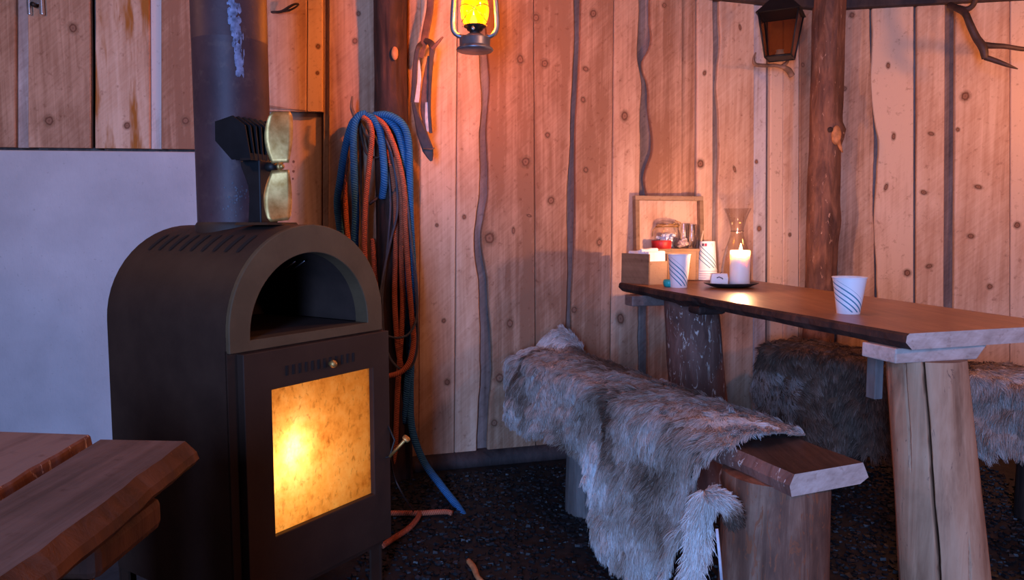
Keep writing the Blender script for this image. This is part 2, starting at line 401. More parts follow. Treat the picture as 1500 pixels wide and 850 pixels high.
# ================================================================== SETTING
# three wall panels of the many-sided hut: p = origin on the inner face, a = angle of its run
def mk_panel(p, slope): return dict(p=Vector((p[0], p[1], 0)), a=math.atan(slope))
WB = mk_panel((0, 2.98), .30)
WR = mk_panel((1.45, 2.98+.3*1.45), -.20)
WL = mk_panel((-.47, 2.98-.3*.47), .10)
def hit(W, px, py, d=0.0):
    n = Vector((math.sin(W['a']), -math.cos(W['a']), 0)); p = W['p']+n*d
    r = ray(px, py); k = (p-C0).dot(n)/r.dot(n); q = C0+r*k-p
    u = Vector((math.cos(W['a']), math.sin(W['a']), 0)); return q.dot(u), q.z+p.z*0
def hitw(W, px, py, d=0.0):
    s, z = hit(W, px, py, d); n = Vector((math.sin(W['a']), -math.cos(W['a']), 0)); u = Vector((math.cos(W['a']), math.sin(W['a']), 0))
    return W['p']+n*d+u*s+Vector((0, 0, z))
def edge_fn(W, x0, x6, wav, seed, y1=600, bends=()):
    s0, z0 = hit(W, x0, 0); s1, z1 = hit(W, x6, y1)
    bz = [(hit(W, x0, py)[1], a*.0029, w*.0029) for (py, a, w) in bends]
    def fn(z):
        t = (z-z0)/(z1-z0)
        return s0+(s1-s0)*t+sum(a*math.exp(-((z-q)/w)**2) for (q, a, w) in bz)+wav*(mnoise.noise(Vector((z*2.6, seed*3.7, .3)))+.55*mnoise.noise(Vector((z*7.3, seed*1.9, 5.1)))+.2*mnoise.noise(Vector((z*21, seed, 9.))))
    return fn
def board(mb, W, l0, l6, r0, r6, z0=.03, z1=2.06, wl=.0, wr=.0, d0=0.0, d1=.022, mi=0, tone=None, stain=0.0, N=110, arch=0, y1=600, bl=(), br=()):
    tone = random.random() if tone is None else tone; sd = random.random()*50
    L = edge_fn(W, l0, l6, wl, sd, y1, bl); R = edge_fn(W, r0, r6, wr, sd+7, y1, br); vs = []
    for i in range(N+1):
        z = z0+(z1-z0)*i/N; a, b = L(z), R(z); e = min(.003, (b-a)*.2)
        zz = (lambda k: z+(arch*math.sin(PI*k) if i == 0 else 0))
        vs += [(a, -d0, z), (a, -d1+.004, zz(0)), (a+e, -d1, zz(.05)), ((a+b)/2, -d1, zz(.5)), (b-e, -d1, zz(.95)), (b, -d1+.004, zz(1)), (b, -d0, z)]
    fs = [(i*7+k, i*7+k+1, (i+1)*7+k+1, (i+1)*7+k) for i in range(N) for k in range(6)]
    fs += [tuple(range(6, -1, -1)), tuple(N*7+k for k in range(7))]
    mb.add(vs, fs, mi, tone=tone, stain=stain)
def knot(mb, W, px, py, rx, ry=None, d=.0225, mi=1):
    ry = ry or rx*1.12; s, z = hit(W, px, py, d); k = .0028; n = 20; tilt = random.uniform(-.4, .4)
    vs = [(s, -d-.0004, z)]; uv = [(0, 0)]
    for i in range(n):
        th = 2*PI*i/n; x, y = math.cos(th)*rx*k, math.sin(th)*ry*k
        vs.append((s+x*math.cos(tilt)-y*math.sin(tilt), -d, z+x*math.sin(tilt)+y*math.cos(tilt))); uv.append((math.cos(th), math.sin(th)))
    mb.add(vs, [(0, i+1, (i+1) % n+1) for i in range(n)], mi, uvs=uv)
def backing(mb, s0, s1, mi, z1=2.3, tone=.4, d=-.004):
    mb.add([(s0, -d, 0), (s1, -d, 0), (s1, -d, z1), (s0, -d, z1), (s0, .06, 0), (s1, .06, 0), (s1, .06, z1), (s0, .06, z1)],
           [(0, 1, 2, 3), (5, 4, 7, 6), (3, 2, 6, 7), (0, 4, 5, 1), (0, 3, 7, 4), (1, 5, 6, 2)], mi, tone=tone)

# ---- middle panel
mb = MB()
sA = hit(WB, 565, 300)[0]; sB = (1.45)/math.cos(WB['a'])
backing(mb, sA-.02, sB, 2)
Bz = 2.3
BEND_L = {711: [(348, -10, 38), (120, 4, 30), (520, 3, 60)], 951: [(100, -13, 20), (60, 4, 18), (150, -2, 20), (210, 5, 40), (260, -7, 25)], 1050: [(125, -4, 25), (60, 3, 30)], 849: [(200, -3, 60), (450, -3, 50)]}
BEND_R = {669: [(350, -7, 42), (150, 3, 50)], 897: [(130, 3, 25), (75, -3, 25)], 780: [(60, 3, 60), (300, -3, 60)]}
for a in [(597, 590, 615, 612, Bz, .0, .0), (615, 612, 668, 664, Bz, .0, .0), (669, 665, 699, 699, Bz, .0, .011),
          (711, 714, 779, 782, Bz, .010, .0), (780, 783, 837, 824, Bz, 0, .005), (849, 833, 896, 890, Bz, .003, .001),
          (897, 891, 934, 931, 1.95, .001, .012)]:
    board(mb, WB, a[0], a[1], a[2], a[3], wl=a[5], wr=a[6], z1=a[4], bl=BEND_L.get(a[0], ()), br=BEND_R.get(a[0], ()))
for a in [(951, 946, 996, 994, 0, .014, .001), (1018, 1016, 1041, 1039, 2, .0, .003), (1050, 1048, 1101, 1099, 3, .009, .001),
          (1125, 1123, 1143, 1142, 1, .001, .0), (1143.5, 1142.5, 1166, 1165, 2, 0, 0), (1167, 1166, 1200, 1196, 1, 0, .003)]:
    board(mb, WB, a[0], a[1], a[2], a[3], wl=a[5], wr=a[6], z1=1.915+.006*a[4], bl=BEND_L.get(a[0], ()))
board(mb, WB, 996.5, 994.5, 1017, 1015, mi=0, d1=.012, tone=.12, z1=1.92)
board(mb, WB, 1101.5, 1100, 1120, 1118, mi=3, d1=.016, z1=1.91)
for k in [(762, 87, 9, 11), (785, 26, 9), (798, 93, 9), (802, 198, 6), (770, 237, 11), (869, 20, 9), (858, 101, 8, 6), (854, 146, 6), (915, 170, 10, 12),
          (807, 294, 9), (717, 349, 14, 15), (747, 474, 9, 12), (841, 454, 8), (909, 467, 11, 16), (858, 249, 6), (878, 355, 7, 10), (732, 554, 12),
          (1026, 240, 10), (1112, 335, 7), (1108, 237, 5), (1157, 344, 5), (1076, 248, 4, 9), (1032, 107, 5, 7), (973, 8, 6), (1084, 40, 4, 8),
          (775, 316, 6, 3), (752, 338, 4, 9), (650, 470, 5), (640, 330, 4), (632, 92, 6), (680, 318, 5), (724, 620, 9), (868, 610, 8), (1176, 95, 5), (655, 560, 7), (760, 600, 6)]:
    knot(mb, WB, k[0], k[1], k[2], k[3] if len(k) > 3 else None)
o = mb.build('wall_back', ['board', 'knot', 'under', 'pale'], loc=WB['p'], rotz=WB['a']); tag(o, kind='structure')

# ---- right panel
mb = MB(); backing(mb, 0, 1.35, 2)
for a in [(1226, 1224, 1272, 1283, .001, .006), (1275, 1286, 1336, 1336, .008, .0), (1341, 1339, 1382, 1379, .001, .0),
          (1397, 1394, 1476, 1476, .0, .0), (1477, 1477, 1530, 1530, 0, 0), (1532, 1532, 1600, 1600, 0, 0), (1604, 1604, 1700, 1700, 0, 0)]:
    board(mb, WR, *a[:4], wl=a[4], wr=a[5], z1=1.92, bl=[(215, 6, 40), (120, -4, 40), (330, -3, 40)] if a[0] == 1275 else (), br=[(215, 3, 40)] if a[0] == 1226 else ())
for k in [(1309, 200, 5, 10), (1298, 274, 5, 10), (1364, 196, 8, 5), (1353, 282, 9, 6), (1361, 390, 9, 6), (1433, 274, 10, 6), (1422, 346, 9, 7), (1414, 141, 11),
          (1329, 400, 9), (1237, 130, 6), (1248, 22, 7), (1301, 96, 5, 8), (1403, 190, 5), (1290, 8, 4), (1305, 8, 4), (1450, 420, 7), (1490, 330, 8)]:
    knot(mb, WR, k[0], k[1], k[2], k[3] if len(k) > 3 else None)
o = mb.build('wall_right', ['board', 'knot', 'under'], loc=WR['p'], rotz=WR['a']); tag(o, kind='structure')

# ---- left panel: boards above, plastered fire wall below
mb = MB(); sR = hit(WL, 575, 300)[0]; sLft = -1.75
zB = hit(WL, 150, 217, .022)[1]
mb.add([(sLft, .05, 0), (sR, .05, 0), (sR, .05, 2.3), (sLft, .05, 2.3), (sLft, .1, 0), (sR, .1, 0), (sR, .1, 2.3), (sLft, .1, 2.3)],
       [(0, 1, 2, 3), (5, 4, 7, 6), (3, 2, 6, 7), (0, 4, 5, 1), (0, 3, 7, 4), (1, 5, 6, 2)], 2)
for a in [(-190, -190, -110, -110, .0, .0), (-108, -108, -40, -40, 0, 0), (-38, -38, 27, 27, 0, .0), (46, 46, 135, 137, .002, .003), (143, 143, 222, 223, .002, 0), (239, 239, 330, 330, 0, 0)]:
    board(mb, WL, *a[:4], wl=a[4], wr=a[5], z0=zB, z1=2.3, stain=1.0 if a[0] == 143 else 0.0, y1=217)
board(mb, WL, 27, 27, 46, 46, z0=zB, z1=2.3, d1=.006, d0=-.05, mi=3, y1=217)
board(mb, WL, 222, 223, 240, 240, z0=zB, z1=2.3, d1=.012, d0=-.05, mi=3, y1=217)
board(mb, WL, 134, 136, 144, 144, z0=zB, z1=2.3, d1=-.02, d0=-.05, mi=2, tone=.0, y1=217)
zA = hit(WL, 440, 163, .022)[1]
board(mb, WL, 330, 330, 451, 450, z0=zA, z1=2.3, arch=.022, tone=.6, y1=217)
board(mb, WL, 452, 451, 474, 474, z0=zA, z1=2.3, tone=.85, y1=217)
board(mb, WL, 340, 340, 470, 470, z0=.03, z1=zA+.12, d0=-.05, d1=-.026, tone=.75)
board(mb, WL, 474, 473, 483, 482, z0=.03, z1=2.3, d1=.005, d0=-.05, mi=2)
board(mb, WL, 483, 482, 590, 588, z0=.03, z1=2.3, tone=.3, d0=-.05)
for k in [(107, 41, 9, 11), (72, 177, 10), (272, 177, 8, 9), (186, 184, 7, 8), (466, 68, 5), (465, 107, 4), (520, 60, 6), (505, 230, 5), (525, 20, 5)]:
    knot(mb, WL, k[0], k[1], k[2], k[3] if len(k) > 3 else None)
for k in [(430, 237, 2.5), (430, 251, 2.5), (429, 262, 2)]: knot(mb, WL, *k, d=-.0255)
o = mb.build('wall_left', ['board', 'knot', 'under', 'pale'], loc=WL['p'], rotz=WL['a']); tag(o, kind='structure')
mb = MB(); sP = hit(WL, 372, 260)[0]; zP = hit(WL, 150, 221, .035)[1]
mb.add([(sLft, -.035, 0), (sP, -.035, 0), (sP, -.035, zP), (sLft, -.035, zP), (sLft, .05, 0), (sP, .05, 0), (sP, .05, zP), (sLft, .05, zP)],
       [(0, 1, 2, 3), (5, 4, 7, 6), (3, 2, 6, 7), (0, 4, 5, 1), (0, 3, 7, 4), (1, 5, 6, 2)])
o = mb.build('wall_fireproof', 'plaster', loc=WL['p'], rotz=WL['a'], bevel=.006); tag(o, kind='structure')

# ---- sills along the foot of the boards, beam along their heads
mb = MB(); n_ = 40
vs = []
for i in range(n_+1):
    s = sA+(1.4-sA)*i/n_; w = .006*mnoise.noise(Vector((s*4, 1, 1)))
    vs += [(s, 0, -.01), (s, -.05+w, -.01), (s, -.055+w, .03), (s, -.03+w, .058), (s, 0, .06)]
mb.add(vs, [(i*5+k, (i+1)*5+k, (i+1)*5+k+1, i*5+k+1) for i in range(n_) for k in range(4)], 0, smooth=True)
o = mb.build('baseboard_back', 'beam', loc=WB['p'], rotz=WB['a']); tag(o, kind='structure')
mb = MB(); s0 = hit(WB, 903, 4)[0]
zt = 1.905
box(mb, ((s0+sB)/2, -.028, zt+.10), (sB-s0, .05, .19))
o = mb.build('trim_1', 'beam', loc=WB['p'], rotz=WB['a'], bevel=.01); tag(o, kind='structure')
mb = MB(); box(mb, (.68, -.028, zt+.10), (1.36, .05, .17))
o = mb.build('trim_2', 'beam', loc=WR['p'], rotz=WR['a'], bevel=.01); tag(o, kind='structure')

# ---- floor and roof
mb = MB(); mb.add([(-2.4, -2.2, 0), (3.0, -2.2, 0), (3.0, 3.8, 0), (-2.4, 3.8, 0)], [(0, 1, 2, 3)])
tag(mb.build('floor', 'floor'), kind='structure')
mb = MB()
for k in range(18):
    x = -2.4+k*.3; box(mb, (x+.15, .8, 2.33), (.295, 6.0, .04), tone=random.random())
tag(mb.build('ceiling', 'ceiling'), kind='structure')

# ---- gravel chips
mb = MB(); R_ = random.Random(3)
for i in range(14000):
    x = R_.uniform(-.45, 1.9); y = R_.uniform(1.35, 3.1)
    if y > 2.95+.3*x-.08: continue
    s = R_.uniform(.003, .008)*(1.25 if R_.random() < .1 else 1)
    rot = Matrix.Translation((x, y, s*.3)) @ Matrix.Rotation(R_.uniform(0, 6.3), 4, 'Z') @ Matrix.Rotation(R_.uniform(-.5, .5), 4, 'X')
    q = [Vector((R_.uniform(.6, 1.2)*s*a, R_.uniform(.5, 1.)*s*b, R_.uniform(.3, .7)*s*c)) for c in (-1, 1) for (a, b) in ((-1, -1), (1, -1), (1, 1), (-1, 1))]
    mb.add(q, BOXF, tone=R_.random()**1.5, M4=rot)
tag(mb.build('gravel', 'chip'), 'dark wet gravel covering the floor around the benches', 'gravel', kind='stuff')

# ---- two standing roof posts
p = hitw(WB, 575, 300, .07)
mb = MB(); log(mb, (p.x, p.y, 0), (p.x, p.y, 2.3), .062, .060, seed=2, wob=.10, bumps=((-PI/2+.6, 1.62, .03, .016), (-PI/2+.7, .3, .04, .01)))
post1 = mb.build('log_post', 'bark_dark'); tag(post1, 'near-black bark log post behind the hanging ropes', 'post')
mb = MB(); q = Vector((p.x+.026, p.y-.068, 1.575)); sphere(mb, q, .016, sc=(.8, .5, 1.5), tone=.5)
mb.build('branch_scar', 'fresh', post1); mb = MB()
box(mb, (p.x-.012, p.y-.064, 1.83), (.022, .006, .005), rotz=.2)
mb.build('wood_splinter', 'stirrer', post1)
p = hitw(WB, 1211, 200, .085)
mb = MB(); log(mb, (p.x-.01, p.y, 0), (p.x-.004, p.y, 2.3), .068, .064, seed=11, wob=.11,
               bumps=((-PI/2+.75, 1.37, .045, .026), (-PI/2+.9, .98, .08, .012), (-PI/2-.6, 1.75, .06, -.006)))
post2 = mb.build('log_post', 'bark'); tag(post2, 'red-brown bark log post standing behind the table, with a torn knot', 'post')
mb = MB(); q = hitw(WB, 1225, 198, .165); sphere(mb, q, .026, sc=(.8, .6, 1.6)); tube(mb, [q+Vector((.01, 0, -.03)), q+Vector((.018, -.01, -.06)), q+Vector((.028, -.006, -.075))], [.01, .006, .002], 8)
mb.build('torn_knot', 'fresh', post2)
mb = MB(); q = hitw(WB, 1216, 190, .162); sphere(mb, q, .012, sc=(1, .6, 1)); mb.build('branch_stub', 'bark_dark', post2)

# ================================================================== STOVE
SX, SY, SA, SW, SD, ST = -.595, 1.522, .995, .458, .454, .9594
stove = thing('wood_stove', 'black arched wood stove with oven niche and glowing glass door', 'stove', (SX, SY, 0), SA)
# local axes: x along the front (left to right), y into the stove, z up
def arch(x0, x1, zs, z0, n=28):
    cx, r = (x0+x1)/2, (x1-x0)/2
    return [(x0, z0)]+[(cx-r*math.cos(PI*k/n), zs+r*math.sin(PI*k/n)) for k in range(n+1)]+[(x1, z0)]
zsp = ST-SW/2; zbot = .115
out = arch(0, SW, zsp, zbot); n = len(out)
slots = []
mb = MB()
# shell: strips along depth with true vent slots cut near the front on the left shoulder
def shell(y0, y1, k0, k1): 
    a, b = out[k0], out[k1]; mb.add([(a[0], y0, a[1]), (b[0], y0, b[1]), (b[0], y1, b[1]), (a[0], y1, a[1])], [(0, 1, 2, 3)], 0, smooth=True)
vs = [(p[0], 0, p[1]) for p in out]+[(p[0], SD, p[1]) for p in out]
mb.add(vs, [(k+1, k, n+k, n+k+1) for k in range(n-1)], 0, smooth=True)
mb.add([(p[0], SD, p[1]) for p in out], [tuple(reversed(range(n)))])
mb.add([(0, 0, zbot), (SW, 0, zbot), (SW, SD, zbot), (0, SD, zbot)], [(0, 3, 2, 1)])
body = mb.build('body', 'steel', stove)
# slots as thin recessed dark strips hugging the shoulder
mb = MB()
for i in range(9):
    yy = .052+i*.042; cx = SW/2; r = SW/2+.0012; vs = []
    a0, a1 = math.radians(47), math.radians(63)
    for k in range(7):
        a = a0+(a1-a0)*k/6; w = .0072 if 0 < k < 6 else .004
        x, z = cx-r*math.cos(a), zsp+r*math.sin(a)
        vs += [(x, yy-w, z), (x, yy+w, z)]
    mb.add(vs, [(2*k, 2*k+1, 2*k+3, 2*k+2) for k in range(6)])
mb.build('vent_slot_row', 'slot', body)
# front arch ring
ro, ri = SW/2, SW/2-.0525; zo = .7188
mb = MB(); N = 40; cx = SW/2; o1 = []; i1 = []
for k in range(N+1):
    a = PI*k/N; o1.append((cx-ro*math.cos(a), zsp+ro*math.sin(a))); i1.append((cx-ri*math.cos(a), zo+ri*math.sin(a)))
yf = -.012; lip = -.0005
o1 = [(0, .69)]+o1+[(SW, .69)]; i1 = [(cx-ri, zo-.006)]+i1+[(cx+ri, zo-.006)]; m_ = len(o1)
vs = [(p[0], yf, p[1]) for p in o1]+[(p[0], yf, p[1]) for p in i1]+[(p[0], lip, p[1]) for p in o1]+[(p[0], .03, p[1]) for p in i1]
fs = []
for k in range(m_-1): fs += [(k, m_+k, m_+k+1, k+1), (2*m_+k+1, 2*m_+k, k, k+1), (m_+k, 3*m_+k, 3*m_+k+1, m_+k+1)]
fs += [(0, m_-1, 2*m_-1, m_), (0, 2*m_, 3*m_-1, m_-1), (m_, 2*m_-1, 4*m_-1, 3*m_)]
mb.add(vs, fs)
mb.build('front_arch', 'steel_front', stove, bevel=.002)
# oven niche: a real cavity, so the front of the body stays open behind the ring
mb = MB(); dep = .36; rr = ri+.004
P = [(cx-rr, zo-.004)]+[(cx-rr*math.cos(PI*k/N), zo+rr*math.sin(PI*k/N)) for k in range(N+1)]+[(cx+rr, zo-.004)]; m_ = len(P)
mb.add([(p[0], .028, p[1]) for p in P]+[(p[0], dep, p[1]) for p in P], [(k, k+1, m_+k+1, m_+k) for k in range(m_-1)], smooth=True)
mb.add([(p[0], dep, p[1]) for p in P], [tuple(range(m_))])
niche = mb.build('oven_niche', 'soot', stove)
mb = MB(); box(mb, (cx, dep/2, zo-.012), (2*ri+.01, dep, .012)); mb.build('oven_floor', 'soot', stove)
# bright wires of a grate hook high in the niche
mb = MB()
for dx in (.045, .075): tube(mb, [(cx+dx, .10, zo+ri*.86), (cx+dx+.012, .16, zo+ri*.72)], .002, 6)
mb.build('grate_wire', 'chrome', niche)
# lower front with door
mb = MB(); gx0, gx1, gz0, gz1 = .0929, .4066, .27, .5995
dx0, dx1, dz0, dz1 = .022, SW+.008, .135, .687
def framed(mb, x0, x1, z0, z1, a0, a1, b0, b1, y0, y1, mi=0):
    o_ = [(x0, z0), (x1, z0), (x1, z1), (x0, z1)]; i_ = [(a0, b0), (a1, b0), (a1, b1), (a0, b1)]
    vs = [(p[0], y0, p[1]) for p in o_+i_]+[(p[0], y1, p[1]) for p in o_+i_]
    fs = []
    for k in range(4):
        j = (k+1) % 4
        fs += [(k, j, 4+j, 4+k), (8+j, 8+k, 12+k, 12+j), (k, 8+k, 8+j, j), (4+j, 12+j, 12+k, 4+k)]
    mb.add(vs, fs, mi)
framed(mb, dx0, dx1, dz0, dz1, gx0, gx1, gz0, gz1, -.026, -.004)
door = mb.build('door', 'steel', stove, bevel=.002)
mb = MB(); framed(mb, 0, SW, zbot, .695, gx0-.02, gx1+.02, gz0-.02, gz1+.02, -.003, .004)
mb.build('front_plate', 'steel', stove)
mb = MB(); mb.add([(gx0-.004, -.012, gz0-.004), (gx1+.004, -.012, gz0-.004), (gx1+.004, -.012, gz1+.004), (gx0-.004, -.012, gz1+.004)], [(0, 1, 2, 3)])
pane = mb.build('glass_pane', 'sootglass', door)
mb = MB()
for i in range(12):
    x = .135+i*.0185
    box(mb, (x, -.0265, .636), (.0065, .003, .022))
mb.build('air_slot_row', 'slot', door)
mb = MB(); sphere(mb, (.262, -.037, .632), .0095); tube(mb, [(.262, -.024, .632), (.262, -.036, .632)], .005, 8); mb.build('knob', 'brass', door)
# the latch handle that sticks out on the right of the door
hp = [loc_of(stove, atY(571, 669, 1.885)), loc_of(stove, atY(594, 644, 1.87))]
mb = MB(); tube(mb, hp, .0042, 8); tube(mb, [hp[1], hp[1]+(hp[1]-hp[0]).normalized()*.006], .0105, 12)
hd = mb.build('handle', 'brass', door); mb = MB()
tube(mb, [loc_of(stove, atY(563, 612, 1.90)), loc_of(stove, atY(578, 645, 1.885)), loc_of(stove, atY(571, 669, 1.885)), loc_of(stove, atY(558, 672, 1.885))], .0028, 8)
mb.build('latch_rod', 'iron', door)
# feet
for (x, y) in ((.02, .02), (SW-.02, .02), (.02, SD-.02), (SW-.02, SD-.02)):
    mb = MB(); sx = 1 if x < .2 else -1; sy = 1 if y < .2 else -1
    box(mb, (x, y-sy*.015, zbot/2), (.04, .006, zbot)); box(mb, (x-sx*.015, y, zbot/2), (.006, .04, zbot)); mb.build('leg', 'steel', stove)
# firebox and fire
mb = MB(); fx0, fx1, fy0, fy1, fz0, fz1 = .05, .43, .02, .36, .16, .66
box(mb, ((fx0+fx1)/2, fy1+.01, (fz0+fz1)/2), (fx1-fx0+.04, .02, fz1-fz0)); box(mb, (fx0-.01, (fy0+fy1)/2, (fz0+fz1)/2), (.02, fy1-fy0, fz1-fz0))
box(mb, (fx1+.01, (fy0+fy1)/2, (fz0+fz1)/2), (.018, fy1-fy0, fz1-fz0)); box(mb, ((fx0+fx1)/2, (fy0+fy1)/2, fz0-.01), (fx1-fx0, fy1-fy0, .02))
box(mb, ((fx0+fx1)/2, (fy0+fy1)/2, fz1+.005), (fx1-fx0, fy1-fy0, .02))
mb.build('fire_bricks', 'brick', stove)
for i, (a, b, r) in enumerate([((.10, .20, .20), (.38, .12, .205), .036), ((.12, .10, .20), (.36, .26, .215), .034), ((.16, .14, .268), (.36, .20, .262), .03)]):
    l_ = MB(); pts = [Vector(a).lerp(Vector(b), k/10) for k in range(11)]
    tube(l_, pts, [r*(1+.1*mnoise.noise(Vector((k*.7, i, 0)))) for k in range(11)], 14)
    tag(l_.build('burning_log', 'charlog', stove))
mb = MB()
def flame(mb, c, h, r, lean=(0, 0), seg=14, mi=0, M4=None):
    prof = [(.001, 0), (r*.6, h*.06), (r*.95, h*.2), (r, h*.32), (r*.78, h*.52), (r*.45, h*.74), (r*.18, h*.91), (.0005, h)]
    vs = []
    for (rr, z) in prof:
        t = z/h
        for k in range(seg):
            th = 2*PI*k/seg; vs.append((c[0]+rr*math.cos(th)+lean[0]*t*t, c[1]+rr*math.sin(th)+lean[1]*t*t, c[2]+z))
    mb.add(vs, [(i*seg+k, i*seg+(k+1) % seg, (i+1)*seg+(k+1) % seg, (i+1)*seg+k) for i in range(len(prof)-1) for k in range(seg)], mi, smooth=True)
FL = (.165, .10, .345)
flame(mb, (.150, .12, .290), .22, .045, (.02, 0)); flame(mb, (.21, .15, .285), .13, .034, (.015, 0)); flame(mb, (.115, .15, .28), .12, .030)
mb.build('fire', 'fire', stove)

# flue pipe, standing in its collar on the stove
sc, ss = math.cos(SA), math.sin(SA)
def st(x, y, z): return Vector((SX+x*sc-y*ss, SY+x*ss+y*sc, z))
pp = st(SW/2, .255, 0)
# refine the pipe along the ridge so that it stands where the photo shows it
best = min((abs((lambda q: 750+F*q.x/(q.y*_c-(q.z-CAMH)*_s))(st(SW/2, k/500, .96))-345), k) for k in range(20, 225))[1]/500
pp = st(SW/2, best, 0); dist = pp.length; pr = 51.5/F*pp.y
mb = MB(); lathe(mb, [(pr, ST-.02), (pr, 1.4), (pr*1.005, 1.401), (pr*1.005, 1.402), (pr, 2.31)], (pp.x, pp.y, 0), 64)
pipe = mb.build('flue_pipe', 'pipe'); tag(pipe, 'wide dark flue pipe rising from the stove top', 'pipe')
mb = MB(); lathe(mb, [(pr+.004, ST-.03), (pr+.006, ST-.002), (pr+.001, ST+.006)], (pp.x, pp.y, 0), 64); mb.build('collar', 'steel', pipe)
# scuffed bare patch high on the pipe: ragged chips hugging the surface
mb = MB(); R_ = random.Random(5)
for i in range(210):
    if i == 150: mb.build('scuff', 'scuff', pipe); mb = MB()
    t = R_.random(); y = 2+t*108; x = 340+t*13+R_.gauss(0, 5.0*(1-.5*t))
    if i >= 150: y = R_.gauss(292, 14); x = R_.gauss(345, 9)
    dirv = ray(x, y)
    # point on the cylinder
    a = dirv.x**2+dirv.y**2; b = -2*(dirv.x*pp.x+dirv.y*pp.y); c = pp.x**2+pp.y**2-(pr+.0012)**2
    disc = b*b-4*a*c
    if disc <= 0: continue
    k = (-b-math.sqrt(disc))/(2*a); q = C0+dirv*k
    th = math.atan2(q.y-pp.y, q.x-pp.x); w, h = R_.uniform(.001, .0045), R_.uniform(.003, .013)
    if i >= 150: w *= .45; h *= .22
    vs = []
    for (dx, dz) in ((-w, -h*.6), (0, -h), (w, -h*.3), (w*.8, h*.7), (0, h), (-w, h*.5)):
        t2 = th+dx/pr; vs.append((pp.x+(pr+.0012)*math.cos(t2), pp.y+(pr+.0012)*math.sin(t2), q.z+dz))
    mb.add(vs, [(0, 1, 2, 3, 4, 5)])
M['speckle'] = simple('dull_grey_speckle', (.085, .07, .085), .6, .1, var=.3, vscale=80)
mb.build('soot_speckle', 'speckle', pipe)

# stove-top fan
FX = max(.05, best-pr-.062)
fb = st(SW/2-.03, FX, 0)
fan = thing('stove_fan', 'small black heat-driven fan with brass blades standing on the stove', 'fan', (fb.x, fb.y, ST-.001), 1.14)
# local: -y is the way the fan faces
mb = MB()
zz = lambda py: CAMH+(335-py)*fb.y/F-ST
mb.add([(-.052, -.055, .0), (.052, -.055, .0), (.052, .045, .0), (-.052, .045, .0), (-.048, -.052, .006), (.048, -.052, .006), (.048, .042, .006), (-.048, .042, .006)], BOXF)
mb.build('foot', 'black', fan)
mb = MB()   # curved upright: wide at the head, waisted, as in the photo
prof = [(.0, .036), (.02, .034), (.06, .031), (.09, .033), (.115, .042), (.135, .050), (.15, .052)]
vs = []
for (z, w) in prof: vs += [(-.028, -.014, z), (.028, -.014, z), (.028, -.014+w*1.15, z), (-.028, -.014+w*1.15, z)]
mb.add(vs, [(4*i+k, 4*i+(k+1) % 4, 4*i+4+(k+1) % 4, 4*i+4+k) for i in range(len(prof)-1) for k in range(4)]+[(3, 2, 1, 0), tuple(4*(len(prof)-1)+k for k in range(4))])
mb.build('upright', 'black', fan, bevel=.003)
mb = MB()   # stack of cooling fins fanning back
for i in range(9):
    x = -.052+i*.013; sp = (i-4)*.05
    T = Matrix.Translation((x, .0, .15)) @ Matrix.Rotation(sp, 4, 'Y')
    prf = [(-.012, 0), (.045, 0), (.085, .045), (.075, .088), (.02, .098), (-.012, .075)]
    vs = [(-.0016, p[0], p[1]) for p in prf]+[(.0016, p[0], p[1]) for p in prf]; m_ = len(prf)
    mb.add(vs, [tuple(reversed(range(m_))), tuple(range(m_, 2*m_))]+[(k, (k+1) % m_, m_+(k+1) % m_, m_+k) for k in range(m_)], M4=T)
box(mb, (0, .004, .155), (.108, .03, .016))
mb.build('cooling_fins', 'black', fan)
mb = MB(); zh = .135; tube(mb, [(0, -.01, zh), (0, -.034, zh)], .011, 16); tube(mb, [(0, -.03, zh), (0, -.052, zh)], .004, 10); mb.build('motor', 'iron', fan)
mb = MB(); sphere(mb, (0, -.054, zh), .0065); tube(mb, [(0, -.052, zh), (0, -.046, zh)], .009, 12); mb.build('hub', 'brass', fan)
for s_ in (1, -1):
    mb = MB(); nr, ncl = 12, 7; vs = []
    for i in range(nr+1):
        t = i/nr; rr = .008+.118*t; w = .011+.022*math.sin(PI*min(1, t*.62+.13))*(1 if t < .93 else .72); tw = .95-.50*t
        for k in range(ncl):
            u_ = (k/(ncl-1)-.5)*2*w; off = .006*math.sin(t*PI)
            x = u_*math.cos(tw); y = u_*math.sin(tw)*-1
            a = .32
            X, Z = x, s_*rr
            vs.append((X*math.cos(a)-Z*math.sin(a)*-.18, -.050+y*1.0+off, zh+Z+X*.12))
    mb.add(vs, [(i*ncl+k, i*ncl+k+1, (i+1)*ncl+k+1, (i+1)*ncl+k) for i in range(nr) for k in range(ncl-1)], smooth=True)
    mb.build('blade', 'brass', fan, solid=.0015)

